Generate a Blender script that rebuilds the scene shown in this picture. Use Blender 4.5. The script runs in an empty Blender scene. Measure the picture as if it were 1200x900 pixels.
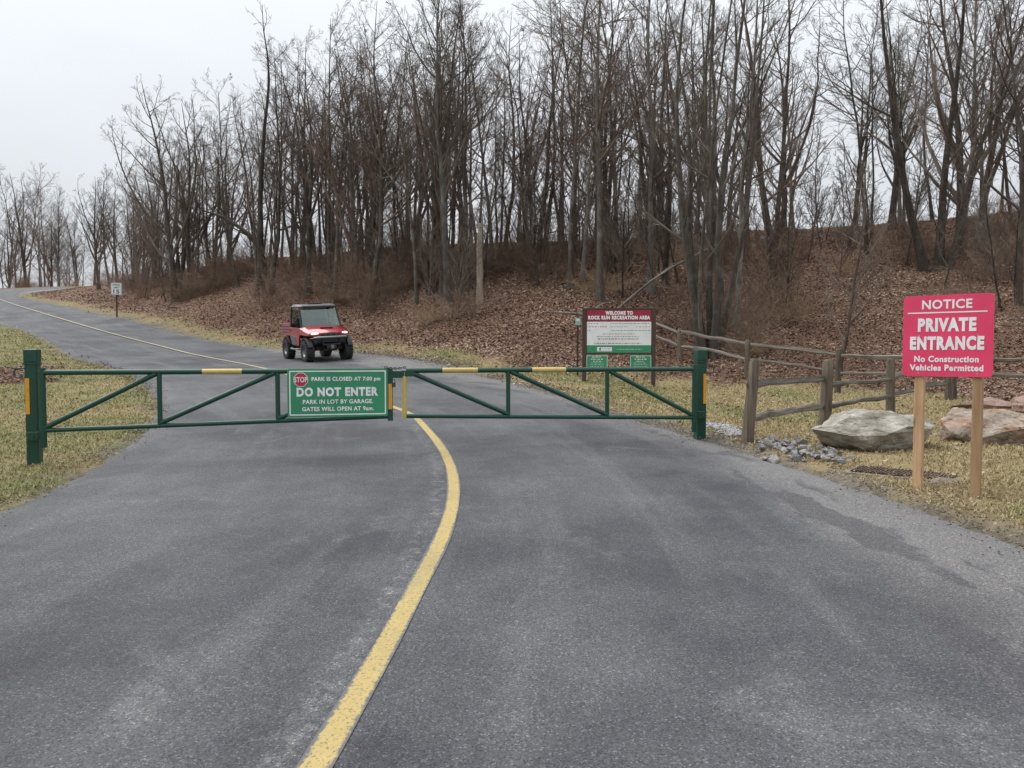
import bpy, bmesh, math
import numpy as np
from mathutils import Vector, Matrix

# ------------------------------------------------------------------ camera, sky, sun, exposure
scene = bpy.context.scene
col = scene.collection
EYE = 1.5; FPX = 890.0; PITCH = math.atan(38.0 / FPX)
cam_d = bpy.data.cameras.new("camera")
cam_d.sensor_width = 36.0; cam_d.lens = FPX / 1200 * 36.0
cam_d.clip_start = 0.05; cam_d.clip_end = 2000
cam = bpy.data.objects.new("camera", cam_d); col.objects.link(cam)
cam.location = (0, 0, EYE); cam.rotation_euler = (math.pi / 2 - PITCH, 0, 0)
scene.camera = cam

SUN_EL, SUN_AZ = math.radians(58), math.radians(-62)      # azimuth from +Y towards +X
world = bpy.data.worlds.new("World"); scene.world = world; world.use_nodes = True
wn = world.node_tree; wn.nodes.clear()
def W(t, **k):
    n = wn.nodes.new(t)
    for a, b in k.items(): setattr(n, a, b)
    return n
sky = W("ShaderNodeTexSky", sky_type='NISHITA', sun_disc=False)
sky.sun_elevation = SUN_EL; sky.sun_rotation = SUN_AZ; sky.air_density = 1.0; sky.dust_density = 4.0; sky.altitude = 200
bw = W("ShaderNodeHueSaturation"); bw.inputs['Saturation'].default_value = 0.25; bw.inputs['Value'].default_value = 0.09
wn.links.new(sky.outputs[0], bw.inputs['Color'])
tc = W("ShaderNodeTexCoord"); sep = W("ShaderNodeSeparateXYZ"); wn.links.new(tc.outputs['Generated'], sep.inputs[0])
mp = W("ShaderNodeMapping"); mp.inputs['Scale'].default_value = (1, 1, 2.4); wn.links.new(tc.outputs['Generated'], mp.inputs[0])
cl = W("ShaderNodeTexNoise"); cl.inputs['Scale'].default_value = 2.3; cl.inputs['Detail'].default_value = 5; cl.inputs['Roughness'].default_value = .5
wn.links.new(mp.outputs[0], cl.inputs['Vector'])
# overcast deck: a little brighter towards the zenith, as any full cloud cover is
gr = W("ShaderNodeMapRange"); gr.inputs['From Min'].default_value = 0; gr.inputs['From Max'].default_value = 1
gr.inputs['To Min'].default_value = .36; gr.inputs['To Max'].default_value = 1.0   # (1 + 2 sin h) / 3, the standard overcast luminance
wn.links.new(sep.outputs['Z'], gr.inputs['Value'])
cr = W("ShaderNodeMapRange"); cr.inputs['From Min'].default_value = .3; cr.inputs['From Max'].default_value = .7
cr.inputs['To Min'].default_value = .93; cr.inputs['To Max'].default_value = 1.05
wn.links.new(cl.outputs['Fac'], cr.inputs['Value'])
mu = W("ShaderNodeMath", operation='MULTIPLY'); wn.links.new(gr.outputs[0], mu.inputs[0]); wn.links.new(cr.outputs[0], mu.inputs[1])
dk = W("ShaderNodeVectorMath", operation='SCALE'); dk.inputs[0].default_value = (.855, .90, .95)
wn.links.new(mu.outputs[0], dk.inputs['Scale'])
mx = W("ShaderNodeMix", data_type='RGBA'); mx.inputs[0].default_value = .88
wn.links.new(bw.outputs[0], mx.inputs[6]); wn.links.new(dk.outputs[0], mx.inputs[7])
bg = W("ShaderNodeBackground"); bg.inputs['Strength'].default_value = 1.0
wn.links.new(mx.outputs[2], bg.inputs[0])
wo = W("ShaderNodeOutputWorld"); wn.links.new(bg.outputs[0], wo.inputs[0])

sd = bpy.data.lights.new("sun", 'SUN'); sd.energy = 1.5; sd.angle = math.radians(58); sd.color = (1, .965, .92)
so = bpy.data.objects.new("sun", sd); col.objects.link(so)
sv = Vector((math.sin(SUN_AZ) * math.cos(SUN_EL), math.cos(SUN_AZ) * math.cos(SUN_EL), math.sin(SUN_EL)))
so.rotation_euler = sv.to_track_quat('Z', 'Y').to_euler(); so.location = sv * 60

vs = scene.view_settings
vs.view_transform = 'Standard'; vs.look = 'None'; vs.gamma = 1.0; vs.exposure = 0.90; vs.use_curve_mapping = False
scene.cycles.max_bounces = 4; scene.cycles.diffuse_bounces = 2; world.cycles.sampling_method = 'NONE'; scene.cycles.use_denoising = True; scene.cycles.denoiser = 'OPENIMAGEDENOISE'; scene.cycles.denoising_input_passes = 'RGB_ALBEDO_NORMAL'; scene.cycles.denoising_prefilter = 'ACCURATE'
scene.cycles.transparent_max_bounces = 12; scene.cycles.use_adaptive_sampling = True; scene.cycles.adaptive_threshold = .018

# ------------------------------------------------------------------ helpers
RNG = np.random.default_rng(11)
def at(px, py, Y):
    "world point at distance Y seen at picture position (px, py) of the 1200 x 900 photograph"
    dx = (px - 600) / FPX; du = -(py - 450) / FPX
    c, s = math.cos(PITCH), math.sin(PITCH)
    d = np.array([dx, c + du * s, -s + du * c])
    k = Y / d[1]
    return np.array([d[0] * k, Y, EYE + d[2] * k])

def tag(o, label=None, cat=None, group=None, kind=None):
    if label: o['label'] = label
    if cat: o['category'] = cat
    if group: o['group'] = group
    if kind: o['kind'] = kind
    return o
def link(name, me, parent=None, m=None):
    o = bpy.data.objects.new(name, me); col.objects.link(o)
    if parent is not None: o.parent = parent
    if m is not None and me is not None and not me.materials: me.materials.append(m)
    return o
def empty(name, loc, rz=0.0, parent=None):
    o = bpy.data.objects.new(name, None); col.objects.link(o)
    o.location = Vector([float(v) for v in loc]); o.rotation_euler = (0, 0, rz); o.empty_display_size = .2
    if parent is not None: o.parent = parent
    return o
def copy_tree(o, parent=None):
    c = o.copy(); col.objects.link(c); c.parent = parent
    for ch in list(o.children): copy_tree(ch, c)
    return c
def np_mesh(name, V, F, smooth=False, attrs=None, uv=None):
    "V (n,3), F (m,k) with k = 3 or 4"
    V = np.ascontiguousarray(V, dtype=np.float32); F = np.ascontiguousarray(F, dtype=np.int32)
    me = bpy.data.meshes.new(name); k = F.shape[1]; m = len(F)
    me.vertices.add(len(V)); me.vertices.foreach_set('co', V.ravel())
    me.loops.add(m * k); me.loops.foreach_set('vertex_index', F.ravel())
    me.polygons.add(m); me.polygons.foreach_set('loop_start', np.arange(0, m * k, k, dtype=np.int32))
    me.polygons.foreach_set('loop_total', np.full(m, k, dtype=np.int32))
    if smooth: me.polygons.foreach_set('use_smooth', np.ones(m, dtype=bool))
    for an, av in (attrs or {}).items():
        a = me.attributes.new(an, 'FLOAT', 'POINT'); a.data.foreach_set('value', np.ascontiguousarray(av, dtype=np.float32))
    if uv is not None:
        l = me.uv_layers.new(name='UVMap'); l.data.foreach_set('uv', np.ascontiguousarray(uv[F.ravel()], dtype=np.float32).ravel())
    me.update(calc_edges=True); me.validate()
    return me

class MB:
    "collects the shapes of ONE part"
    def __init__(s): s.v = []; s.f = []
    def add(s, V, F, M=None):
        b = len(s.v)
        for p in V:
            p = Vector(p)
            s.v.append(M @ p if M is not None else p)
        s.f += [tuple(b + i for i in f) for f in F]
        return s
    def box(s, c, d, bev=0.0, M=None):
        bm = bmesh.new(); bmesh.ops.create_cube(bm, size=1.0)
        for v in bm.verts: v.co = Vector((c[0] + v.co.x * d[0], c[1] + v.co.y * d[1], c[2] + v.co.z * d[2]))
        if bev > 0: bmesh.ops.bevel(bm, geom=bm.edges[:], offset=bev, segments=2, profile=.5, affect='EDGES')
        bm.verts.index_update()
        s.add([v.co.copy() for v in bm.verts], [[v.index for v in f.verts] for f in bm.faces], M); bm.free(); return s
    def tube(s, pts, r, n=10, cap=True):
        pts = [Vector(p) for p in pts]; rr = r if isinstance(r, (list, tuple)) else [r] * len(pts)
        T = [(pts[min(i + 1, len(pts) - 1)] - pts[max(i - 1, 0)]).normalized() for i in range(len(pts))]
        ref = Vector((0, 0, 1)) if abs((pts[-1] - pts[0]).normalized().z) < .8 else Vector((0, 1, 0))
        V = []; F = []
        for p, t, q in zip(pts, T, rr):
            a = (ref - t * ref.dot(t)).normalized(); b = t.cross(a)
            for k in range(n):
                an = 2 * math.pi * k / n; V.append(p + (a * math.cos(an) + b * math.sin(an)) * q)
        for i in range(len(pts) - 1):
            for k in range(n):
                F.append((i * n + k, i * n + (k + 1) % n, (i + 1) * n + (k + 1) % n, (i + 1) * n + k))
        if cap: F.append(tuple(range(n - 1, -1, -1))); F.append(tuple(range((len(pts) - 1) * n, len(pts) * n)))
        return s.add(V, F)
    def loft(s, rings, cap=True, closed=True):
        n = len(rings[0]); V = [p for r in rings for p in r]; F = []
        for i in range(len(rings) - 1):
            for k in range(n if closed else n - 1):
                F.append((i * n + k, i * n + (k + 1) % n, (i + 1) * n + (k + 1) % n, (i + 1) * n + k))
        if cap: F.append(tuple(range(n - 1, -1, -1))); F.append(tuple(range((len(rings) - 1) * n, len(rings) * n)))
        return s.add(V, F)
    def prism(s, poly, a0, a1, axis=1):
        "extrudes a polygon given in the two other axes along axis from a0 to a1"
        def P(u, v, a): return [(a, u, v), (u, a, v), (u, v, a)][axis]
        n = len(poly); V = [P(u, v, a0) for u, v in poly] + [P(u, v, a1) for u, v in poly]
        F = [(k, (k + 1) % n, n + (k + 1) % n, n + k) for k in range(n)] + [tuple(range(n - 1, -1, -1)), tuple(range(n, 2 * n))]
        return s.add(V, F)
    def lathe(s, prof, axis='y', n=24, c=(0, 0, 0)):
        V = []; F = []; m = len(prof)
        for k in range(n):
            a = 2 * math.pi * k / n
            for r, h in prof:
                V.append((c[0] + r * math.cos(a), c[1] + h, c[2] + r * math.sin(a)) if axis == 'y' else (c[0] + r * math.cos(a), c[1] + r * math.sin(a), c[2] + h))
        for k in range(n):
            for i in range(m - 1):
                F.append((k * m + i, k * m + i + 1, ((k + 1) % n) * m + i + 1, ((k + 1) % n) * m + i))
        return s.add(V, F)
    def build(s, name, m, parent=None, smooth=False, bevel=0):
        me = bpy.data.meshes.new(name); me.from_pydata([tuple(v) for v in s.v], [], s.f)
        bm = bmesh.new(); bm.from_mesh(me); bmesh.ops.recalc_face_normals(bm, faces=bm.faces[:])
        if bevel: bmesh.ops.bevel(bm, geom=[e for e in bm.edges if len(e.link_faces) == 2 and e.calc_face_angle(0) > .5], offset=bevel, segments=2, profile=.5, affect='EDGES')
        bm.to_mesh(me); bm.free()
        if smooth:
            me.polygons.foreach_set('use_smooth', [True] * len(me.polygons))
            me.set_sharp_from_angle(angle=math.radians(40))
        me.update(); return link(name, me, parent, m)

def text(s, name, m, parent, cx, cz, h, y, width=None, bold=0.0, dep=.0012, rz=0.0, align='CENTER'):
    "one line of lettering standing in the local XZ plane, read from -Y; h is the capital height"
    cu = bpy.data.curves.new('lettering', 'FONT'); cu.body = s; cu.align_x = align; cu.align_y = 'BOTTOM_BASELINE' if False else 'CENTER'
    cu.size = h / .73; cu.space_character = 1 + bold * 2.2; cu.extrude = dep; cu.offset = bold * h; cu.resolution_u = 3
    o = bpy.data.objects.new('lettering', cu); col.objects.link(o)
    dg = bpy.context.evaluated_depsgraph_get()
    me = bpy.data.meshes.new_from_object(o.evaluated_get(dg))
    bpy.data.objects.remove(o); bpy.data.curves.remove(cu)
    X = np.empty(len(me.vertices) * 3, dtype=np.float32); me.vertices.foreach_get('co', X); X = X.reshape(-1, 3)
    if len(X):
        x0, x1 = X[:, 0].min(), X[:, 0].max(); mid = (x0 + x1) / 2
        if width: X[:, 0] = (X[:, 0] - mid) * width / (x1 - x0) + (mid if align != 'CENTER' else 0)
        y0, y1 = X[:, 1].min(), X[:, 1].max()
        Y = np.stack([X[:, 0] + cx, y - X[:, 2], X[:, 1] - (y0 + y1) / 2 + cz], 1)
        me.vertices.foreach_set('co', np.ascontiguousarray(Y, dtype=np.float32).ravel())
    me.materials.clear(); me.update()
    return link(name, me, parent, m)

# ------------------------------------------------------------------ materials
class NT:
    def __init__(s, name):
        s.m = bpy.data.materials.new(name); s.m.use_nodes = True; s.t = s.m.node_tree; s.t.nodes.clear()
        s.out = s.t.nodes.new('ShaderNodeOutputMaterial'); s.b = s.t.nodes.new('ShaderNodeBsdfPrincipled')
        s.t.links.new(s.b.outputs[0], s.out.inputs[0])
    def n(s, ty, ins=None, **k):
        n = s.t.nodes.new(ty)
        for a, b in k.items(): setattr(n, a, b)
        for a, b in (ins or {}).items(): s.set(n.inputs[a], b)
        return n
    def set(s, sock, v):
        if isinstance(v, bpy.types.NodeSocket): s.t.links.new(v, sock)
        else: sock.default_value = v
    def coord(s, which='Object', scale=(1, 1, 1)):
        c = s.n('ShaderNodeTexCoord'); m = s.n('ShaderNodeMapping', {'Scale': scale}); s.t.links.new(c.outputs[which], m.inputs[0]); return m.outputs[0]
    def noise(s, vec, scale, detail=4, rough=.55, dist=0):
        return s.n('ShaderNodeTexNoise', {'Vector': vec, 'Scale': scale, 'Detail': detail, 'Roughness': rough, 'Distortion': dist}).outputs['Fac']
    def voro(s, vec, scale, out='Distance', feat='F1'):
        return s.n('ShaderNodeTexVoronoi', {'Vector': vec, 'Scale': scale}, feature=feat).outputs[out]
    def ramp(s, fac, stops):
        r = s.n('ShaderNodeValToRGB', {'Fac': fac}); e = r.color_ramp.elements
        while len(e) < len(stops): e.new(.5)
        for i, (p, c) in enumerate(stops):
            e[i].position = p; e[i].color = (*c, 1) if isinstance(c, tuple) else (c, c, c, 1)
        return r.outputs[0]
    def mix(s, f, a, b, mode='MIX'):
        n = s.n('ShaderNodeMix', data_type='RGBA', blend_type=mode)
        s.set(n.inputs[0], f)
        for i, v in ((6, a), (7, b)): s.set(n.inputs[i], (*v, 1) if isinstance(v, tuple) else v)
        return n.outputs[2]
    def math(s, op, a, b=0.0, c=0.0, clamp=False):
        n = s.n('ShaderNodeMath', operation=op, use_clamp=clamp); s.set(n.inputs[0], a); s.set(n.inputs[1], b)
        if len(n.inputs) > 2: s.set(n.inputs[2], c)
        return n.outputs[0]
    def band(s, x, c, w, soft):
        "1 inside |x - c| < w, fading over soft"
        d = s.math('ABSOLUTE', s.math('SUBTRACT', x, c))
        return s.n('ShaderNodeMapRange', {'Value': d, 'From Min': w + soft, 'From Max': w, 'To Min': 0.0, 'To Max': 1.0}).outputs[0]
    def step(s, x, a, b):
        return s.n('ShaderNodeMapRange', {'Value': x, 'From Min': a, 'From Max': b, 'To Min': 0.0, 'To Max': 1.0}).outputs[0]
    def attr(s, name): return s.n('ShaderNodeAttribute', attribute_name=name).outputs['Fac']
    def bump(s, h, strength=.3, dist=.02):
        n = s.n('ShaderNodeBump', {'Height': h, 'Strength': strength, 'Distance': dist}); s.t.links.new(n.outputs[0], s.b.inputs['Normal'])
    def fin(s, color, rough=.6, metal=0.0, spec=.5, emis=None, es=0.0):
        s.set(s.b.inputs['Base Color'], (*color, 1) if isinstance(color, tuple) else color)
        s.set(s.b.inputs['Roughness'], rough); s.b.inputs['Metallic'].default_value = metal; s.b.inputs['Specular IOR Level'].default_value = spec
        if emis: s.b.inputs['Emission Color'].default_value = (*emis, 1); s.b.inputs['Emission Strength'].default_value = es
        return s.m

def paint(name, c, rough=.45, wear=.25, metal=0.0, dirt=(.12, .10, .08), scale=6.0):
    t = NT(name); v = t.coord('Object'); n = t.noise(v, scale, 6, .65); n2 = t.noise(v, scale * 6, 3)
    a = t.mix(t.step(n, .3, .75), tuple(x * .86 for x in c), tuple(min(1, x * 1.12) for x in c))
    k = t.math('MULTIPLY', t.step(n2, .55, .8), wear)
    t.bump(n2, .12, .004)
    return t.fin(t.mix(k, a, dirt), t.math('ADD', t.math('MULTIPLY', n, .25), rough - .12), metal)
# ------------------------------------------------------------------ the lie of the land
L_PX = [(0,590,6.4),(107,545,8.6),(160,510,10.9),(183,480,13.6),(181,467,15.4),(165,447,18.2),(128,431,22.2),(80,417,27.6),(40,393,35.5),(0,380,44),(-90,362,56),(-110,350,72),(-60,343,90),(10,338.5,102),(90,335,112)]
C_PX = [(375,900,2.6),(430,800,3.22),(525,620,5.68),(533,580,6.86),(528,545,8.4),(510,515,10.2),(485,490,12.4),(468,480,13.3),(310,431,21.8),(208,410,30),(80,376,45.5),(0,351,64),(-15,344.5,80),(20,340,94),(90,337,104)]
R_PX = [(1200,640,5.2),(1000,570,7.0),(900,535,8.6),(830,515,10.),(760,495,11.7),(700,475,13.5),(640,455,16.3),(560,437,20),(480,422,24.3),(420,414,28),(300,408,32),(240,398,37),(180,384,42.5),(138,372,48),(70,358,60),(22,347.5,73),(40,343,84),(90,339,94)]
G_PX = [(300,385,38),(300,345,44),(300,318,50),(250,308,66),(180,360,54),(180,335,64),(110,343,74),(120,333,84),(400,395,32),(400,345,39),(400,312,46),(400,298,60),
        (500,400,28),(500,350,34),(500,315,41),(550,288,54),(600,410,23),(600,380,26),(600,330,33),(700,436,21.5),(700,390,25),(700,340,31),(700,283,50),
        (850,428,22),(850,380,26),(850,320,34),(850,272,48),(1000,445,20.5),(1000,400,23.5),(1000,320,34),(1000,268,46),(1200,455,17),(1200,400,22),(1200,330,30),(1200,248,43),
        (1400,470,14),(1400,330,28),(1400,240,40),(725,452,19),(877,522,9.6),(970,503,11.5),(1045,487,13.8),(1110,476,15.5),(982,461,18),(797,434,23),
        (1073,572,6.7),(1141,580,6.4),(1026,528,8.9),(1150,520,9.4),(0,480,14.4),(0,440,19.5),(0,400,31),(-200,450,17),(-250,395,34),(40,548,8.5),(820,512,10.2)]
G_W = [(0,0,0),(-5,0,0),(5,0,.08),(0,-10,-.2),(8,2,.22),(-9,2,.0),(10,7,.32),(-30,-30,-.8),(30,-30,-.3),(-5,82,8.0),(25,76,7.4),(50,60,8.2),(-28,92,8.6),(-20,130,6.5),(-80,135,9.6),(-110,90,9.0),(60,110,4),(-60,20,1.0),(45,5,1.5),(-90,50,3.5)]
def catmull(P, n):
    P = np.asarray(P, float); Q = np.vstack([2 * P[0] - P[1], P, 2 * P[-1] - P[-2]]); out = []
    for i in range(1, len(Q) - 2):
        m = max(2, int(n * np.linalg.norm(Q[i + 1] - Q[i])))
        t = np.linspace(0, 1, m, endpoint=False)[:, None]
        out.append(.5 * (2 * Q[i] + (Q[i + 1] - Q[i - 1]) * t + (2 * Q[i - 1] - 5 * Q[i] + 4 * Q[i + 1] - Q[i + 2]) * t ** 2 + (3 * Q[i] - Q[i - 1] - 3 * Q[i + 1] + Q[i + 2]) * t ** 3))
    return np.vstack(out + [Q[-2][None]])
CP = np.vstack([catmull([at(*p) for p in l], .4) for l in (L_PX, C_PX, R_PX)] + [np.array([at(*p) for p in G_PX]), np.array(G_W, float)])
def _phi(r2): return .5 * r2 * np.log(r2 + 1e-9)
def _tps(cp, lam):
    S = 20.0; x = cp[:, :2] / S; n = len(cp)
    K = _phi(((x[:, None] - x[None]) ** 2).sum(-1)) + lam * np.eye(n)
    A = np.zeros((n + 3, n + 3)); A[:n, :n] = K; A[:n, n] = 1; A[:n, n + 1:] = x; A[n, :n] = 1; A[n + 1:, :n] = x.T
    w = np.linalg.solve(A, np.r_[cp[:, 2], 0, 0, 0])
    def f(X, Y):
        X = np.asarray(X, float); Y = np.asarray(Y, float); sh = X.shape; q = np.stack([X.ravel(), Y.ravel()], 1) / S
        out = np.empty(len(q))
        for i in range(0, len(q), 20000):
            p = q[i:i + 20000]
            out[i:i + 20000] = _phi(((p[:, None] - x[None]) ** 2).sum(-1)) @ w[:n] + w[n] + p @ w[n + 1:]
        return out.reshape(sh)
    return f
_h0 = _tps(CP, .03)
def sstep(x, a, b): t = np.clip((np.asarray(x, float) - a) / (b - a), 0, 1); return t * t * (3 - 2 * t)
def H(X, Y):
    X = np.asarray(X, float); Y = np.asarray(Y, float)
    far = sstep(np.hypot(X + 15, Y - 45), 95, 190)
    return _h0(np.clip(X, -140, 90), np.clip(Y, -60, 160)) * (1 - far) + 2.0 * far
def hz(x, y): return float(H(np.array([x]), np.array([y]))[0])
def ground_at(px, py, y0=1.5, y1=150):
    "where the line of sight meets the ground"
    a = at(px, py, 1.0); d = np.array([a[0], 1.0, a[2] - EYE])
    Y = np.geomspace(y0, y1, 900); z = EYE + d[2] * Y; g = H(d[0] * Y, Y)
    k = np.argmax(z < g)
    if k == 0: k = len(Y) - 1
    return np.array([d[0] * Y[k], Y[k], g[k]])
def smooth(a, k):
    w = np.hanning(2 * k + 3)[1:-1]; w /= w.sum(); return np.convolve(np.pad(a, k, mode='edge'), w, mode='valid')
def resample(P, step):
    s = np.r_[0, np.cumsum(np.linalg.norm(np.diff(P, axis=0), axis=1))]; t = np.arange(0, s[-1], step)
    return np.stack([np.interp(t, s, P[:, i]) for i in range(P.shape[1])], 1)
pc = [at(*p)[:2] for p in C_PX]; pl = [at(*p)[:2] for p in L_PX]; pr = [at(*p)[:2] for p in R_PX]
CL = resample(catmull([(-2.6, -14), (-1.7, -6), (-1.05, -1)] + pc, 3), .3)
CLs = np.stack([smooth(CL[:, 0], 26), smooth(CL[:, 1], 26)], 1); CL = np.stack([smooth(CL[:, 0], 5), smooth(CL[:, 1], 5)], 1)
_w = sstep(CL[:, 1], 13, 20)[:, None] * sstep(100 - CL[:, 1], 0, 10)[:, None]; CL = CL * (1 - _w) + CLs * _w
LE = catmull([(-5.5, -14), (-4.6, -6), (-4.1, 0)] + pl, 3); RE = catmull([(4.4, -14), (4.3, -6), (3.95, 0)] + pr, 3)
TG = np.gradient(CL, axis=0); TG /= np.linalg.norm(TG, axis=1)[:, None]; NR = np.stack([TG[:, 1], -TG[:, 0]], 1)      # NR points to the driver's right
VS = np.r_[0, np.cumsum(np.linalg.norm(np.diff(CL, axis=0), axis=1))]
def width(poly, sgn):
    out = np.full(len(CL), np.nan); A = poly[:-1]; B = poly[1:] - poly[:-1]
    for i, (c, n) in enumerate(zip(CL, NR * sgn)):
        den = n[0] * B[:, 1] - n[1] * B[:, 0]; q = A - c
        with np.errstate(all='ignore'):
            s = (q[:, 0] * B[:, 1] - q[:, 1] * B[:, 0]) / den; t = (q[:, 0] * n[1] - q[:, 1] * n[0]) / den
        ok = (t >= 0) & (t <= 1) & (s > .8) & (s < 9)
        if ok.any(): out[i] = s[ok].min()
    g = ~np.isnan(out); out = np.interp(np.arange(len(out)), np.flatnonzero(g), out[g])
    return smooth(np.clip(out, 2.4, 5.6), 7)
WL = width(LE, -1); WR = width(RE, 1)
rag = RNG.normal(size=len(CL)); WL = WL + smooth(rag, 1) * .022; WR = WR + smooth(np.roll(rag, 7), 1) * .035
def road_coord(X, Y):
    "lateral offset, distance outside the edge (negative on the road), arc length"
    X = np.asarray(X, float); Y = np.asarray(Y, float); sh = X.shape; q = np.stack([X.ravel(), Y.ravel()], 1); n = len(q)
    S = np.empty(n); E = np.empty(n); V = np.empty(n)
    for i in range(0, n, 15000):
        p = q[i:i + 15000]; C8 = CL[::8]; k0 = ((p[:, 0:1] - C8[None, :, 0]) ** 2 + (p[:, 1:2] - C8[None, :, 1]) ** 2).argmin(1) * 8
        kk = np.clip(k0[:, None] + np.arange(-8, 9)[None], 0, len(CL) - 1); k = kk[np.arange(len(p)), ((p[:, None] - CL[kk]) ** 2).sum(-1).argmin(1)]
        d = p - CL[k]; s = (d * NR[k]).sum(1); al = (d * TG[k]).sum(1); r = np.linalg.norm(d, axis=1) * np.where(s < 0, -1, 1)
        s = np.where(np.abs(al) > .4, r, s)
        S[i:i + 15000] = s; E[i:i + 15000] = np.where(s < 0, -s - WL[k], s - WR[k]); V[i:i + 15000] = VS[k]
    return S.reshape(sh), E.reshape(sh), V.reshape(sh)

# value noise for masks and relief
_tab = np.random.default_rng(3).random((256, 256))
def vnoise(X, Y, f):
    x = np.asarray(X) * f; y = np.asarray(Y) * f; i = np.floor(x).astype(int); j = np.floor(y).astype(int); u = x - i; v = y - j
    u = u * u * (3 - 2 * u); v = v * v * (3 - 2 * v); g = lambda a, b: _tab[a % 256, b % 256]
    return (g(i, j) * (1 - u) + g(i + 1, j) * u) * (1 - v) + (g(i, j + 1) * (1 - u) + g(i + 1, j + 1) * u) * v
def fbm(X, Y, f, o=4): return sum(vnoise(X + 17 * k, Y - 9 * k, f * 2 ** k) * .5 ** k for k in range(o)) / sum(.5 ** k for k in range(o))

LEAF = np.array([ground_at(*p)[:2] for p in [(430,412),(500,419),(560,427),(680,433),(800,441),(900,446),(1000,452),(1100,463),(1200,474),(1330,492)]])
def leaf_mask(X, Y, S, E):
    yb = np.interp(X, LEAF[:, 0], LEAF[:, 1]); d = Y - yb + (fbm(X, Y, .7) - .5) * 5.0
    near = sstep(d, -.9, 1.3)
    bank = sstep(E + (fbm(X, Y, .9) - .5) * 1.6, .55, 1.7)
    m = np.where(X > LEAF[0, 0], np.minimum(near, bank), bank) * (S > 0)
    # drifts of old leaves on the other verge
    w = sstep(1 - np.hypot((X + 14.2) / 3.4, (Y - 17.5) / 4.6) + (fbm(X, Y, .6) - .5) * 1.2, .05, .45)
    w = np.maximum(w, sstep(Y, 40, 55))
    return np.where(S > 0, m, w * sstep(E, .4, 1.2))
def axis(segs):
    a = []
    for x0, x1, st in segs: a += list(np.arange(x0, x1 - 1e-6, st))
    return np.array(a + [segs[-1][1]])
gx = axis([(-700, -140, 70), (-140, -60, 4), (-60, -16, 1.0), (-16, -9, .45), (-9, 13, .2), (13, 30, .6), (30, 90, 3), (90, 700, 61)])
gy = axis([(-120, -16, 13), (-16, 2, .8), (2, 22, .2), (22, 48, .5), (48, 110, 1.2), (110, 160, 5), (160, 900, 74)])
GX, GY = np.meshgrid(gx, gy, indexing='ij'); GZ = H(GX, GY); GS, GE, GV = road_coord(GX, GY)
lm = leaf_mask(GX, GY, GS, GE)
rel = (fbm(GX, GY, 1.6) - .5) * .06 + (fbm(GX, GY, .35) - .5) * .28 * sstep(GE, 2, 8) * sstep(GY, 12, 26)
swale = -.10 * np.exp(-((GE - 1.1) / .55) ** 2) * (GS > 0) * (GY < 24) * 0
GZ = GZ + np.where(GE > 0, rel * sstep(GE, 0, .5) + .018 * sstep(GE, .0, .25), -.07 * sstep(-GE, 0, .12)) + swale
dirt = np.clip(sstep(.45 - GE + (fbm(GX, GY, 1.4) - .5) * .9, .1, .5), 0, 1) * np.where(GS > 0, 1, .8)
green = sstep(fbm(GX + 40, GY, .45) + np.where(GS < 0, .20, -.06), .44, .62)
nx, ny = GX.shape; idx = np.arange(nx * ny).reshape(nx, ny)
GF = np.stack([idx[:-1, :-1], idx[1:, :-1], idx[1:, 1:], idx[:-1, 1:]], -1).reshape(-1, 4)
def gsurf(X, Y):
    "height of the finished ground sheet (bilinear)"
    X = np.asarray(X, float); Y = np.asarray(Y, float)
    i = np.clip(np.searchsorted(gx, X) - 1, 0, nx - 2); j = np.clip(np.searchsorted(gy, Y) - 1, 0, ny - 2)
    u = (X - gx[i]) / (gx[i + 1] - gx[i]); v = (Y - gy[j]) / (gy[j + 1] - gy[j])
    return (GZ[i, j] * (1 - u) + GZ[i + 1, j] * u) * (1 - v) + (GZ[i, j + 1] * (1 - u) + GZ[i + 1, j + 1] * u) * v
def gz(x, y): return float(gsurf(np.array([x]), np.array([y]))[0])

t = NT('ground_soil'); v = t.coord('Object')
lawn = t.mix(t.noise(v, 3.0, 6, .7), (.20, .155, .078), (.33, .27, .145))
lawn = t.mix(t.math('MULTIPLY', t.attr('green'), t.step(t.noise(v, 1.3, 5), .35, .7)), lawn, (.095, .125, .04))
lit = t.mix(t.voro(v, 13, 'Color'), (.115, .064, .044), (.225, .14, .098))
lit = t.mix(t.step(t.noise(v, .5, 5), .35, .7), lit, t.mix(t.voro(v, 17, 'Color'), (.08, .044, .031), (.19, .108, .074)))
soil = t.mix(t.step(t.noise(v, 7, 8, .75), .32, .68), (.042, .034, .028), (.25, .225, .19))
c = t.mix(t.attr('leaf'), lawn, lit); c = t.mix(t.attr('dirt'), c, soil)
t.bump(t.math('ADD', t.noise(v, 22, 5, .7), t.voro(v, 15)), .8, .05)
M_GROUND = t.fin(c, .95, spec=.15)
me = np_mesh('ground', np.stack([GX, GY, GZ], -1).reshape(-1, 3), GF, True, {'leaf': lm.ravel(), 'dirt': dirt.ravel(), 'green': green.ravel()})
tag(link('ground', me, None, M_GROUND), kind='structure')

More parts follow.
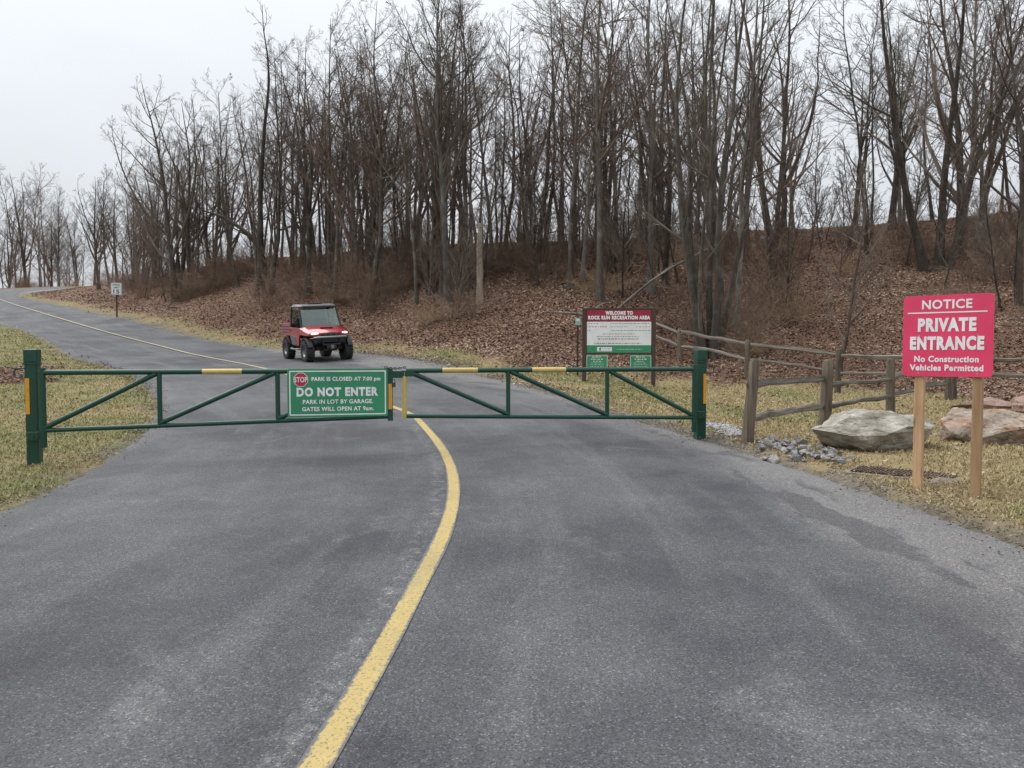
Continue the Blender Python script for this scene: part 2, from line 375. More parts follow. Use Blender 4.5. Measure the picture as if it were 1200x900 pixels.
# ------------------------------------------------------------------ the road
def strip(u0, u1, nu, lift, edge_drop=0.0):
    U = np.linspace(0, 1, nu)[None, :] * (u1 - u0)[:, None] + u0[:, None]
    X = CL[:, None, 0] + NR[:, None, 0] * U; Y = CL[:, None, 1] + NR[:, None, 1] * U; Z = H(X, Y) + lift
    if edge_drop: Z[:, 0] -= edge_drop; Z[:, -1] -= edge_drop
    n, m = X.shape; id_ = np.arange(n * m).reshape(n, m)
    F = np.stack([id_[:-1, :-1], id_[:-1, 1:], id_[1:, 1:], id_[1:, :-1]], -1).reshape(-1, 4)
    return np.stack([X, Y, Z], -1).reshape(-1, 3), F, np.stack([U, np.repeat(VS[:, None], m, 1)], -1).reshape(-1, 2)
t = NT('asphalt'); v = t.coord('Object'); uvn = t.n('ShaderNodeUVMap', uv_map='UVMap').outputs[0]
sp = t.n('ShaderNodeSeparateXYZ', {0: uvn}); U, Vv = sp.outputs[0], sp.outputs[1]
stre = t.n('ShaderNodeMapping', {'Vector': uvn, 'Scale': (1.6, .16, 1)}).outputs[0]
c = t.mix(t.step(t.noise(v, .42, 6, .66), .38, .62), (.046, .046, .053), (.098, .101, .107))
c = t.mix(t.math('MULTIPLY', t.step(t.noise(stre, 1.3, 5, .6), .50, .74), .45), c, (.165, .168, .171))          # traffic-worn pale streaks
c = t.mix(t.math('MULTIPLY', t.step(t.noise(v, 1.1, 7, .7, .8), .57, .74), .38), c, (.235, .237, .232))             # scuffed patches
c = t.mix(t.math('MULTIPLY', t.step(t.noise(stre, .7, 4), .5, .68), .45), c, (.078, .076, .085))
# pale weathered margins with patches of newer seal
wob = t.math('MULTIPLY', t.math('SUBTRACT', t.noise(v, .9, 4), .5), 1.1)
rim = t.math('MAXIMUM', t.step(t.math('ADD', U, wob), 2.6, 3.2), t.math('MULTIPLY', t.step(t.math('ADD', U, wob), -3.6, -4.3), .5))
c = t.mix(t.math('MULTIPLY', rim, .6), c, (.205, .195, .19))
pt = t.math('MULTIPLY', t.math('MULTIPLY', t.step(t.noise(t.n('ShaderNodeMapping', {'Vector': uvn, 'Scale': (1.1, .42, 1)}).outputs[0], 1.7, 6, .62), .52, .56), t.band(t.math('ADD', U, t.math('MULTIPLY', wob, 1.3)), 3.05, .26, .16)), .62)
c = t.mix(pt, c, (.052, .052, .058))
gh = t.math('MULTIPLY', t.math('MULTIPLY', t.band(U, -.14, .035, .06), t.step(t.noise(v, 9, 6, .8), .48, .70)), .42)   # ghost of an older line
c = t.mix(gh, c, (.36, .36, .35))
ag = t.voro(v, 140, 'Color'); agb = t.n('ShaderNodeSeparateColor', {0: ag}).outputs[0]
c = t.mix(1.0, c, t.ramp(agb, [(0, .45), (.3, .86), (.75, 1.0), (.92, 1.3), (1.0, 2.2)]), 'MULTIPLY')
fine = t.noise(v, 70, 4, .75)
c = t.mix(1.0, c, t.ramp(fine, [(.25, .74), (.5, 1.0), (.78, 1.32)]), 'MULTIPLY')
t.bump(t.math('ADD', t.voro(v, 120), t.math('MULTIPLY', fine, 1.2)), .55, .008)
M_ASPH = t.fin(c, .78, spec=.35)
V_, F_, UV_ = strip(-WL, WR, 26, .012, .05)
road = link('road', np_mesh('road', V_, F_, True, uv=UV_), None, M_ASPH); tag(road, kind='structure')
t = NT('yellow_line_paint'); v = t.coord('Object')
c = t.mix(t.noise(v, 5, 6, .7), (.36, .265, .095), (.47, .365, .155))
uu = t.n('ShaderNodeSeparateXYZ', {0: t.n('ShaderNodeUVMap', uv_map='UVMap').outputs[0]}).outputs[0]; ed = t.step(t.math('ADD', t.math('ABSOLUTE', uu), t.math('MULTIPLY', t.noise(v, 30, 6, .8), .075)), .082, .092)
c = t.mix(t.step(t.noise(v, 60, 5, .8), .54, .62), c, (.14, .125, .09)); c = t.mix(t.math('MULTIPLY', t.step(t.noise(v, 1.4, 6, .7), .48, .7), .45), c, (.22, .185, .105)); c = t.mix(ed, c, (.115, .117, .122)); c = t.mix(t.step(t.noise(v, 3, 5, .7), .58, .8), c, (.30, .26, .16))
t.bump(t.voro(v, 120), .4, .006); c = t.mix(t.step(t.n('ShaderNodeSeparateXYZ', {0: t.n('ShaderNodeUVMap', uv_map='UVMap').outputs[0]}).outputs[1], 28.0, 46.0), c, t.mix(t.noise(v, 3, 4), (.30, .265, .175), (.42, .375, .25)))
M_YLINE = t.fin(c, .75, spec=.3)
wj = smooth(RNG.normal(size=len(CL)), 1) * .006
V_, F_, UV_ = strip(-.062 + wj, .062 + np.roll(wj, 5), 3, (.017 + .035 * sstep(CL[:, 1], 14, 40))[:, None])
link('center_line', np_mesh('center_line', V_, F_, True, uv=UV_), road, M_YLINE)
# ------------------------------------------------------------------ bare trees
def unit(a): return a / np.maximum(np.linalg.norm(a, axis=-1, keepdims=True), 1e-9)
def tubes(P, R, S):
    N, K, _ = P.shape
    T = np.empty_like(P); T[:, 1:-1] = P[:, 2:] - P[:, :-2]; T[:, 0] = P[:, 1] - P[:, 0]; T[:, -1] = P[:, -1] - P[:, -2]; T = unit(T)
    ov = unit(P[:, -1] - P[:, 0]); ref = np.where(np.abs(ov[:, 2:3]) < .75, np.array([[0, 0, 1.]]), np.array([[1., 0, 0]]))[:, None, :]
    A = unit(ref - (ref * T).sum(-1, keepdims=True) * T); B = np.cross(T, A)
    an = np.arange(S) * 2 * np.pi / S
    V = P[:, :, None] + R[:, :, None, None] * (A[:, :, None] * np.cos(an)[None, None, :, None] + B[:, :, None] * np.sin(an)[None, None, :, None])
    id_ = np.arange(N * K * S).reshape(N, K, S); nx_ = np.roll(id_, -1, axis=2)
    F = np.stack([id_[:, :-1], nx_[:, :-1], nx_[:, 1:], id_[:, 1:]], -1).reshape(-1, 4)
    return V.reshape(-1, 3), F
def join(parts):
    V = []; F = []; b = 0
    for v, f in parts: V.append(v); F.append(f + b); b += len(v)
    return np.vstack(V), np.vstack(F)
def shoots(rng, P0, D0, L, K, trop, wig, r0, r1, wobble_first=0):
    N = len(P0); P = np.empty((N, K, 3)); P[:, 0] = P0; D = D0.copy(); st = (L / (K - 1))[:, None]
    for k in range(1, K):
        P[:, k] = P[:, k - 1] + D * st
        D = D + rng.normal(size=(N, 3)) * wig; D[:, 2] += trop; D = unit(D)
    tt = np.linspace(0, 1, K)[None] ** .9
    return P, r0[:, None] * (1 - tt) + r1 * tt
def children(rng, P, R, Lp, n, trange, ang, lf, K, trop, wig, rk, r1, taper=.55):
    N, K0, _ = P.shape; n = np.broadcast_to(np.asarray(n), (N,)).astype(int); pi = np.repeat(np.arange(N), n); M = len(pi)
    off = np.concatenate([np.arange(k) for k in n]) if M else np.zeros(0)
    u = (off + rng.random(M)) / n[pi]; tt = trange[0] + (trange[1] - trange[0]) * u
    f = tt * (K0 - 1); i = np.clip(f.astype(int), 0, K0 - 2); w = (f - i)[:, None]
    p = P[pi, i] * (1 - w) + P[pi, i + 1] * w; tn = unit(P[pi, i + 1] - P[pi, i]); r = R[pi, i] * (1 - w[:, 0]) + R[pi, i + 1] * w[:, 0]
    q = rng.normal(size=(M, 3)); q[:, 2] *= .7; q = unit(q - (q * tn).sum(1, keepdims=True) * tn)
    a = np.radians(rng.normal(ang, 11, M))[:, None]; d = unit(tn * np.cos(a) + q * np.sin(a))
    L = Lp[pi] * lf * (1 - taper * u) * rng.uniform(.55, 1.25, M)
    Q, RR = shoots(rng, p, d, L, K, trop, wig, np.minimum(r * .72, L * rk + .002), r1)
    return Q, RR, L
def make_tree(seed, H_=18., r0=.17, stems=((0, 0),), clear=.38, nl=22, lang=48, llen=.32, n2=7, n3=5, n4=4, trop=.085, wig=.085, lean=.03, fork=0, flare=1.5, r0_lo=.6, fork_ang=24):
    rng = np.random.default_rng(seed); k = 13
    N = len(stems); D = unit(np.array([[sx + rng.normal() * lean, sy + rng.normal() * lean, 1.0] for sx, sy in stems]))
    P0 = np.array([[sx * 2.2, sy * 2.2, -.15] for sx, sy in stems]) * (1 if N > 1 else 0) + np.array([0, 0, -.15 if N == 1 else 0])
    Ls = H_ * rng.uniform(.82, 1.05, N) if N > 1 else np.array([H_])
    R0 = r0 * (rng.uniform(r0_lo, 1.0, N) if N > 1 else np.ones(1))
    P, R = shoots(rng, P0, D, Ls, k, .05, .055, R0, .015)
    R[:, 0] *= flare; R[:, 1] *= 1.04
    trunk = tubes(P, R, 9)
    parts = []
    if fork:      # upper trunk splitting into ascending leaders
        Q, RR, L = children(rng, P, R, Ls, fork, (clear * .75, clear * 1.6), fork_ang, .66, 12, .085, .07, .016, .014, .2)
        parts.append(tubes(Q, RR, 7)); P = np.vstack([P[:, :12] if P.shape[1] > 12 else P, Q]); R = np.vstack([R[:, :12], RR]); Ls = np.r_[Ls, L]
        nlv = np.r_[np.full(N, nl // 2), np.full(len(Q), max(5, nl // (fork + 1)))]
        tr = (.30, .98)
    else: nlv = np.full(N, max(6, nl // N)); tr = (clear, .985)
    P1, R1, L1 = children(rng, P, R, Ls, nlv, tr, lang, llen, 9, trop, wig, .0125, .007, .62)
    # a few short dead stubs low on the bole
    P2, R2, L2 = children(rng, P1, R1, L1, n2, (.18, .98), 42, .42, 6, trop * .8, wig * 1.3, .0115, .0055)
    P3, R3, L3 = children(rng, P2, R2, L2, n3, (.15, .98), 36, .52, 4, trop * .6, wig * .9, .010, .0042)
    P4, R4, L4 = children(rng, P3, R3, L3, n4, (.15, 1.), 32, .60, 3, trop * .5, wig * .6, .009, .0034)
    parts += [tubes(P1, R1, 6), tubes(P2, R2, 4), tubes(P3, R3, 3), tubes(P4, R4, 3)]
    V, F = join(parts)
    return np_mesh('trunk', *trunk, True), np_mesh('crown', V, F, True)
def bark(name, dark, light, lich, amt):
    t = NT(name); v = t.coord('Object', (7, 7, 1.2)); n = t.noise(v, 1.6, 7, .7, .6); w = t.coord('Object')
    rnd = t.n('ShaderNodeObjectInfo').outputs['Random']
    c = t.mix(t.step(n, .32, .7), dark, light)
    c = t.mix(t.math('MULTIPLY', t.step(t.noise(w, 1.1, 5, .65), .5, .66), amt), c, lich)
    c = t.mix(1.0, c, t.ramp(rnd, [(0, .72), (1, 1.25)]), 'MULTIPLY')
    t.bump(n, .9, .04); return t.fin(c, .95, spec=.15)
BK_GREY = bark('bark_grey', (.056, .047, .039), (.155, .134, .114), (.27, .265, .235), .55)
BK_DARK = bark('bark_dark', (.036, .030, .025), (.108, .090, .075), (.19, .182, .155), .4)
BK_PALE = bark('bark_pale', (.085, .078, .068), (.22, .205, .18), (.33, .33, .30), .6)
def twig_mat(name, a, b):
    t = NT(name); rnd = t.n('ShaderNodeObjectInfo').outputs['Random']; n = t.noise(t.coord('Object'), .8, 4)
    c = t.mix(t.step(n, .35, .65), a, b); c = t.mix(1.0, c, t.ramp(rnd, [(0, .75), (1, 1.25)]), 'MULTIPLY'); return t.fin(c, .9, spec=.2)
TW_RED = twig_mat('twigs_reddish', (.108, .074, .061), (.19, .14, .117))
TW_GREY = twig_mat('twigs_grey', (.108, .088, .073), (.20, .168, .14))
TW_DARK = twig_mat('twigs_dark', (.066, .053, .045), (.135, .112, .095))

PROTO = {}
def proto(key, tm, cm, **k):
    tr, cr_ = make_tree(**k); tr.materials.append(tm); cr_.materials.append(cm); PROTO[key] = (tr, cr_, k.get('H_', 18.))
proto('straight_a', BK_GREY, TW_RED, seed=1, H_=19, r0=.165, clear=.30, nl=22, llen=.29, lang=48)
proto('straight_b', BK_GREY, TW_GREY, seed=2, H_=18, r0=.14, clear=.36, nl=19, llen=.30, lang=46)
proto('straight_c', BK_DARK, TW_RED, seed=3, H_=20, r0=.20, clear=.28, nl=23, llen=.28, lang=52)
proto('straight_d', BK_DARK, TW_DARK, seed=4, H_=17, r0=.13, clear=.24, nl=20, llen=.31, lang=46, lean=.09)
proto('straight_e', BK_PALE, TW_GREY, seed=5, H_=18.5, r0=.16, clear=.24, nl=22, llen=.30, lang=48)
proto('forked_a', BK_DARK, TW_DARK, seed=6, H_=17, r0=.24, clear=.26, nl=24, llen=.27, lang=46, fork=3)
proto('forked_b', BK_GREY, TW_RED, seed=7, H_=18, r0=.26, clear=.24, nl=24, llen=.26, lang=46, fork=4)
proto('vase', BK_PALE, TW_GREY, seed=8, H_=17.5, r0=.22, clear=.24, nl=34, llen=.34, lang=33, n2=8, n3=6, n4=5, trop=.13)
proto('clump_a', BK_GREY, TW_GREY, seed=9, H_=17, r0=.16, stems=((.07, .05), (-.09, .08), (.02, -.06), (.15, -.05), (-.03, .12), (-.16, -.04), (.22, .06), (-.05, -.1)), clear=.20, nl=56, llen=.25, lang=40, n2=7, n3=5, n4=4, r0_lo=.45)
proto('clump_b', BK_DARK, TW_DARK, seed=10, H_=16, r0=.22, stems=((.10, .02), (-.18, .05), (.24, -.08)), clear=.28, nl=30, llen=.30, lang=46)
proto('twin', BK_DARK, TW_RED, seed=12, H_=19, r0=.25, stems=((.07, 0), (-.10, .03)), clear=.26, nl=28, llen=.30)
proto('sapling_a', BK_GREY, TW_RED, seed=13, H_=6, r0=.045, clear=.12, nl=24, llen=.34, lang=42, n2=6, n3=5, n4=4, lean=.08)
proto('sapling_b', BK_DARK, TW_GREY, seed=14, H_=7, r0=.055, clear=.16, nl=24, llen=.32, lang=44, n2=6, n3=5, n4=4, lean=.1)
proto('leggy', BK_DARK, TW_DARK, seed=15, H_=14, r0=.10, clear=.5, nl=16, llen=.28, lang=50, lean=.12, wig=.09)
proto('gnarled', BK_DARK, TW_DARK, seed=16, H_=14, r0=.22, clear=.30, nl=22, llen=.36, lang=52, fork=3, wig=.12)
proto('spreading', BK_DARK, TW_GREY, seed=19, H_=15, r0=.22, clear=.20, nl=40, llen=.36, lang=44, fork=6, n2=8, n3=5, n4=4, trop=.075, fork_ang=36)
proto('dead_spire', BK_DARK, TW_DARK, seed=17, H_=19, r0=.26, clear=.42, nl=16, llen=.20, lang=58, n2=5, n3=3, n4=2, wig=.11, trop=.03)

def tree(key, x, y, hgt, label, group=None, rz=None, tilt=(0, 0), cat='tree', name='bare_tree'):
    tr, cr_, H0 = PROTO[key]
    e = empty(name, (x, y, gz(x, y) - .05)); s = hgt / H0; e.scale = (s, s, s)
    e.rotation_euler = (tilt[0], tilt[1], RNG.uniform(0, 6.28) if rz is None else rz)
    link('trunk', tr, e); link('crown', cr_, e)
    return tag(e, label, cat, group)
taken = []
def hero(px, Y, key, hgt, label, rz=None, tilt=(0, 0), **k):
    x = (px - 600) / FPX * Y * 1.0; taken.append((x, Y)); return tree(key, x, Y, hgt, label, None, rz, tilt, **k)
hero(306, 44, 'dead_spire', 16.2, 'tall dark dead-topped tree rising above the wood behind the speed limit sign', .4, name='dead_topped_tree')
hero(320, 43.4, 'straight_c', 13.5, 'thick dark trunk standing close against the dead-topped tree', 2.)
hero(207, 50, 'spreading', 14.4, 'spreading forked tree at the end of the wood above the speed limit sign', 1.2, (0, -.05))
hero(224, 51, 'spreading', 13.4, 'second spreading tree next to the forked one at the end of the wood', .3)
hero(118, 78, 'gnarled', 11.5, 'crooked dark tree standing alone where the road bends out of sight', 2.2)
hero(525, 32.5, 'vase', 14.0, 'pale-barked tree with wide fan of branches beside the broken snag', .8)
hero(668, 31.5, 'straight_b', 14.5, 'slim straight tree just behind the welcome sign, nearer the snag', 0.)
hero(703, 29, 'straight_a', 15.5, 'tall grey tree rising directly behind the welcome sign', 2.5)
hero(762, 30.5, 'straight_e', 15.5, 'straight pale tree between the welcome sign and the many-stemmed clump', 4.)
hero(832, 23.5, 'clump_a', 14.0, 'many-stemmed grey tree fanning out behind the split rail fence', .6, name='many_stemmed_tree')
hero(862, 25.5, 'straight_e', 13.0, 'leaning pale tree beside the many-stemmed clump', 1.0, (0, .07))
hero(906, 31, 'twin', 15.5, 'thick twin-trunked tree between the clump and the red notice sign', 1.57)
hero(1092, 33, 'clump_b', 15.0, 'massive dark forked tree on the hill above the red notice sign', .2, name='forked_tree')
hero(1122, 34.5, 'spreading', 14.5, 'wide-spreading tree behind the massive dark one on the hill', 1.1)
hero(1192, 27, 'straight_d', 13.5, 'slim dark tree at the edge of the photo above the fence', .5)
hero(1012, 37, 'leggy', 13.5, 'leaning slender tree on the hill crest between the big trees', 2.7, (0, .2))
hero(985, 20.5, 'sapling_b', 6.0, 'thin bare sapling growing at a post of the far fence run', 1.9, name='bare_sapling')
hero(435, 35, 'straight_c', 14.0, 'thick-trunked tree just above the utility vehicle', .9)
hero(395, 38, 'straight_a', 13.5, 'tall trunk behind the cab of the utility vehicle', 1.9)

# the mass of the wood
front = np.array([(100, 74), (150, 64), (200, 53), (300, 45), (400, 37.5), (520, 31.5), (600, 33), (680, 31), (760, 31), (830, 28), (900, 32), (1000, 38), (1100, 35), (1200, 30), (1400, 28)], float)
def scatter(n, px0, px1, d0, d1, mind, rng):
    out = []; tries = 0
    while len(out) < n and tries < n * 60:
        tries += 1; px = rng.uniform(px0, px1); Y = np.interp(px, front[:, 0], front[:, 1]) + d0 + (d1 - d0) * rng.random() ** 1.25
        x = (px - 600) / FPX * Y
        if any((x - a) ** 2 + (Y - b) ** 2 < mind ** 2 for a, b in taken) or (550 < px < 574 and Y < 32): continue
        if road_coord(np.array([x]), np.array([Y]))[1][0] < 3: continue
        taken.append((x, Y)); out.append((x, Y, px))
    return out
rg = np.random.default_rng(5)
MARKS = [(165, 'above the speed limit sign'), (215, 'behind the spreading forked tree'), (265, 'short of the dead-topped tree'), (330, 'around the dead-topped tree'), (380, 'above the utility vehicle cab'),
         (430, 'above the utility vehicle headlights'), (482, 'above the middle of the gate'), (545, 'around the pale fan-shaped tree'), (600, 'around the pale broken snag'), (655, 'short of the welcome sign'), (715, 'behind the maroon welcome sign'),
         (770, 'just past the welcome sign'), (870, 'around the many-stemmed clump'), (950, 'around the thick twin-trunked tree'), (1050, 'short of the red sign'), (1170, 'above the red notice sign'), (9999, 'beyond the red notice sign')]
def name_of(kd): return 'saplings' if 'sapling' in kd else 'trees'
def mark(px): return next(t_ for q_, t_ in MARKS if px < q_)
LOOK = {'straight_a': 'tall straight grey tree', 'straight_b': 'slim straight grey tree', 'straight_c': 'thick straight dark tree', 'straight_d': 'slim dark tilted tree', 'straight_e': 'straight pale-barked tree', 'forked_a': 'dark tree forking into leaders', 'forked_b': 'grey tree forking low', 'twin': 'dark twin-stemmed tree', 'leggy': 'crooked spindly tree', 'sapling_a': 'thin grey sapling', 'sapling_b': 'thin dark sapling', 'vase': 'fan-crowned tree', 'spreading': 'wide-spreading dark tree', 'gnarled': 'crooked dark tree'}
KINDS = ['straight_a', 'straight_b', 'straight_c', 'straight_d', 'straight_e', 'forked_a', 'forked_b', 'twin', 'leggy']
def stand(n, px0, px1, d0, d1, mind, h0, h1, kinds, label, group, **k):
    for x, Y, px in scatter(n, px0, px1, d0, d1, mind, rg):
        kd = kinds[rg.integers(len(kinds))]; dp = (Y - np.interp(px, front[:, 0], front[:, 1]) - d0) / (d1 - d0)
        dw = 'at the front edge' if dp < .16 else 'part way in' if dp < .45 else 'deep in the wood'
        tree(kd, x, Y, rg.uniform(h0, h1), f'{LOOK[kd]} {dw} {mark(px)}', f'{name_of(kd)} {mark(px)}', None, (rg.normal() * .025, rg.normal() * .025), **k)
stand(24, 150, 300, 0, 22, 1.3, 9.0, 13.2, KINDS, 'bare tree in the thinning end of the wood above the speed limit sign', 'trees at the thinning end of the wood')
stand(58, 300, 540, .5, 22, 1.1, 10.8, 14.2, KINDS, 'slender bare tree in the dense wood behind the utility vehicle', 'trees of the dense wood behind the vehicle')
stand(42, 540, 830, 1, 22, 1.2, 11.0, 15.0, KINDS, 'slender bare tree in the wood behind the welcome sign', 'trees of the wood behind the welcome sign')
stand(22, 830, 1230, 1, 20, 1.6, 9.5, 14, ['forked_a', 'forked_b', 'spreading', 'gnarled', 'leggy', 'straight_d', 'vase'], 'bare tree scattered along the hill crest beyond the split rail fence', 'trees along the hill crest')
# understorey saplings
stand(46, 150, 480, -1, 12, .6, 3.2, 7, ['sapling_a', 'sapling_b'], 'thin understorey sapling among the trunks behind the utility vehicle', 'saplings behind the vehicle', name='bare_sapling')
stand(52, 480, 860, -2, 13, .6, 3.2, 7.5, ['sapling_a', 'sapling_b'], 'thin understorey sapling among the trunks behind the welcome sign', 'saplings behind the welcome sign', name='bare_sapling')
stand(30, 860, 1230, -5, 10, .7, 2.6, 6.5, ['sapling_a', 'sapling_b'], 'thin understorey sapling on the brown slope behind the fence', 'saplings on the slope behind the fence', name='bare_sapling')
# the far wood past the bend
for i in range(46):
    for _ in range(30):
        px = rg.uniform(-60, 190); Y = rg.uniform(116, 150) if px < 100 else rg.uniform(96, 130); x = (px - 600) / FPX * Y
        if road_coord(np.array([x]), np.array([Y]))[1][0] > 3 and all((x - a) ** 2 + (Y - b) ** 2 > 3.2 for a, b in taken): break
    else: continue
    taken.append((x, Y)); hgt = rg.uniform(11, 16.5) * np.interp(px, [0, 40, 75, 190], [1.0, 1.15, .75, .9])
    hgt *= 1.28; kd = ['straight_a', 'straight_b', 'straight_e', 'forked_b', 'vase', 'gnarled'][rg.integers(6)]
    tree(kd, x, Y, hgt, f"distant {LOOK[kd]} in the far wood {'at the edge of the photo' if px < 30 else 'where the road crests' if px < 80 else 'near the crooked lone tree' if px < 140 else 'past the speed limit sign'}", 'trees of the far wood past the bend')

# ------------------------------------------------------------------ brush at the foot of the wood
def make_shrub(seed, n=30, h=1.8, spread=.75):
    rng = np.random.default_rng(seed)
    P0 = np.c_[rng.normal(size=(n, 2)) * .32, np.full(n, -.08)]
    D = unit(np.c_[rng.normal(size=(n, 2)) * spread, np.ones(n)]); L = h * rng.uniform(.6, 1.25, n)
    P, R = shoots(rng, P0, D, L, 7, -.02, .16, np.full(n, .009), .004)
    P1, R1, L1 = children(rng, P, R, L, 7, (.2, 1.), 40, .45, 4, .0, .22, .010, .004)
    P2, R2, L2 = children(rng, P1, R1, L1, 5, (.1, 1.), 42, .55, 3, .0, .2, .008, .003)
    return np_mesh('twigs', *join([tubes(P, R, 4), tubes(P1, R1, 3), tubes(P2, R2, 3)]), True)
TW_BRUSH = twig_mat('brush_twigs', (.125, .084, .062), (.25, .178, .134))
TW_TAN = twig_mat('brush_tan', (.20, .14, .088), (.35, .255, .165))
SHR = [make_shrub(30, 34, 1.9), make_shrub(31, 26, 2.4, .5), make_shrub(32, 40, 1.4, 1.0), make_shrub(33, 30, 2.0, .8)]
for i, m_ in enumerate(SHR): m_.materials.append(TW_TAN if i == 2 else TW_BRUSH)
def shrubs(n, px0, px1, d0, d1, s0, s1, label, group):
    for _ in range(n):
        px = rg.uniform(px0, px1); Y = np.interp(px, front[:, 0], front[:, 1]) + rg.uniform(d0, d1); x = (px - 600) / FPX * Y
        if road_coord(np.array([x]), np.array([Y]))[1][0] < 2.2 or (542 < px < 582 and Y < 31.5): continue
        e = empty('bare_shrub', (x, Y, gz(x, Y) - .03), rg.uniform(0, 6.28)); s = rg.uniform(s0, s1); e.scale = (s * 1.1, s * 1.1, s)
        si = rg.integers(4); dp = Y - np.interp(px, front[:, 0], front[:, 1]); sz = 'low' if s < s0 + (s1 - s0) * .33 else 'middling' if s < s0 + (s1 - s0) * .67 else 'big'
        link('twigs', SHR[si], e); tag(e, f"{sz} {['tangled brown', 'upright brown', 'sprawling tan', 'bushy brown'][si]} shrub {'on the slope' if dp < -1 else 'at the wood edge' if dp < 4 else 'among the trunks'} {mark(px) if px > 130 else 'under the far wood past the bend'}", 'shrub', f"brush {mark(px) if px > 130 else 'under the far wood'}")
shrubs(28, 130, 320, -3, 9, .8, 1.35, 'tangled brown shrub along the bank behind the speed limit sign', 'brush behind the speed limit sign')
shrubs(28, 320, 560, -2.5, 11, .75, 1.3, 'tangled brown shrub at the foot of the wood behind the utility vehicle', 'brush behind the vehicle')
shrubs(28, 560, 860, -4, 14, .6, 1.25, 'tangled brown shrub on the slope behind the welcome sign', 'brush behind the welcome sign')
shrubs(30, 860, 1230, -8, 8, .5, 1.1, 'tangled brown shrub on the hillside behind the split rail fence', 'brush on the hillside behind the fence')
shrubs(26, 20, 130, 20, 50, .8, 1.4, 'low brown shrub beneath the far wood past the bend', 'brush under the far wood')

# broken snag, dead limbs
def limb_thing(name, pts, rad, m, label, cat, side=()):
    e = empty(name, pts[0]); o = Vector([float(q) for q in pts[0]]); mb = MB()
    P = catmull(np.array(pts, float), 3); rr = list(np.interp(np.linspace(0, 1, len(P)), np.linspace(0, 1, len(rad)), rad)); rr = [r * (1 + .12 * math.sin(i * 2.3)) for i, r in enumerate(rr)]
    mb.tube([Vector(p) - o for p in P], rr, 9); mb.build('trunk' if cat == 'snag' else 'limb', m, e, True)
    for sp_, sr in side:
        b = MB(); Q = catmull(np.array(sp_, float), 3); b.tube([Vector(p) - o for p in Q], list(np.linspace(sr, sr * .25, len(Q))), 6); b.build('branch', m, e, True)
    return tag(e, label, cat)
def gp(px, Y, up=0.0): x = (px - 600) / FPX * Y; return np.array([x, Y, gz(x, Y) + up])
SNAG = bark('bare_snag_wood', (.30, .25, .19), (.54, .47, .38), (.36, .33, .27), .4); g = gp(562, 31.0, -.1)
limb_thing('broken_snag', [g, g + (0.02, 0, 1.3), g + (.0, .02, 2.4), g + (.05, 0, 3.35)], [.15, .13, .125, .08], SNAG, 'pale broken snag standing at the wood edge beside the fan-shaped tree', 'snag')
a = at(312, 300, 42.5); b_ = at(268, 258, 42.0); c_ = at(236, 246, 41.8)
limb_thing('leaning_dead_limb', [a + (0, 0, -1.1), at(300, 285, 42.3), b_, c_], [.17, .15, .10, .04], BK_DARK, 'dead limb leaning out from the dead-topped tree over the brush', 'branch', [((b_, at(262, 247, 42), at(285, 244, 42)), .06), ((at(290, 276, 42.2), at(262, 262, 41.5), at(252, 266, 41.3)), .05)])
p0 = gp(690, 24.5, .9)
for i, (A, B_, r, lab) in enumerate([((742, 24.0, .35), (640, 27.0, .25), .06, 'fallen pale branch on the leaf slope behind the welcome sign'),
                                    ((205, 46.5, .15), (190, 44.3, .1), .06, 'short fallen branch on the leaf bank near the speed limit sign'),
                                    ((712, 26.8, .05), (838, 24.6, 3.1), .05, 'dead branch slanting up through the clump behind the far fence')]):
    A = gp(*A); B_ = gp(*B_); mid = (A + B_) / 2 + (0, 0, .25)
    limb_thing('fallen_branch', [A, mid, B_], [r, r * .8, r * .4], BK_PALE, lab, 'branch', [((mid, mid + (.4, -.2, .35), mid + (.9, -.3, .5)), r * .5)])

# ------------------------------------------------------------------ fallen leaves, grass, crumbs at the road edge (uncountable)
def frame_leaves(pos, size, tilt, rng, curl=.25):
    n = len(pos); a = rng.uniform(0, 6.28, n); nz = unit(np.c_[rng.normal(size=(n, 2)) * tilt, np.ones(n)])
    d = unit(np.c_[np.cos(a), np.sin(a), np.zeros(n)]); d = unit(d - (d * nz).sum(1, keepdims=True) * nz); e = np.cross(nz, d)
    s = size[:, None]; up = nz * s * curl * rng.uniform(-.4, 1, (n, 1))
    V = np.stack([pos - d * s * .5 + up, pos + e * s * .34, pos + d * s * .5 + up * .8, pos - e * s * .34], 1)
    return V.reshape(-1, 3), np.arange(n * 4).reshape(n, 4)
lr = np.random.default_rng(21)
def cand(n, rmin, rmax, pw=1.0):
    th = lr.uniform(-.76, .86, n); r = rmin * (rmax / rmin) ** (lr.random(n) ** pw); Y = r; X = np.tan(th) * r; return X, Y
X, Y = cand(640000, 4.5, 85, .62); S_, E_, _v = road_coord(X, Y); m_ = leaf_mask(X, Y, S_, E_)
m_ = np.where((m_ > .05) & (E_ > .15), m_, np.where((E_ > 0) & (Y < 30), np.where((S_ > 0) & (E_ < .75), .16, .02), np.where((E_ > -.35) & (Y > 12), .03, 0)))
keep = lr.random(len(X)) < m_; X, Y, E_ = X[keep], Y[keep], E_[keep]
z = np.where(E_ > 0, gsurf(X, Y), H(X, Y) + .014) + .012 + lr.random(len(X)) * .035 * (E_ > 0)
size = lr.uniform(.045, .11, len(X)) * np.where((Y < 16) & (E_ < .8), .45, 1) * np.interp(Y, [10, 25, 60], [.7, 1.0, 1.5])
V_, F_ = frame_leaves(np.c_[X, Y, z], size, .45, lr)
patch = np.clip((fbm(X, Y, .45) - .5) * 1.6 + lr.random(len(X)), 0, 1)
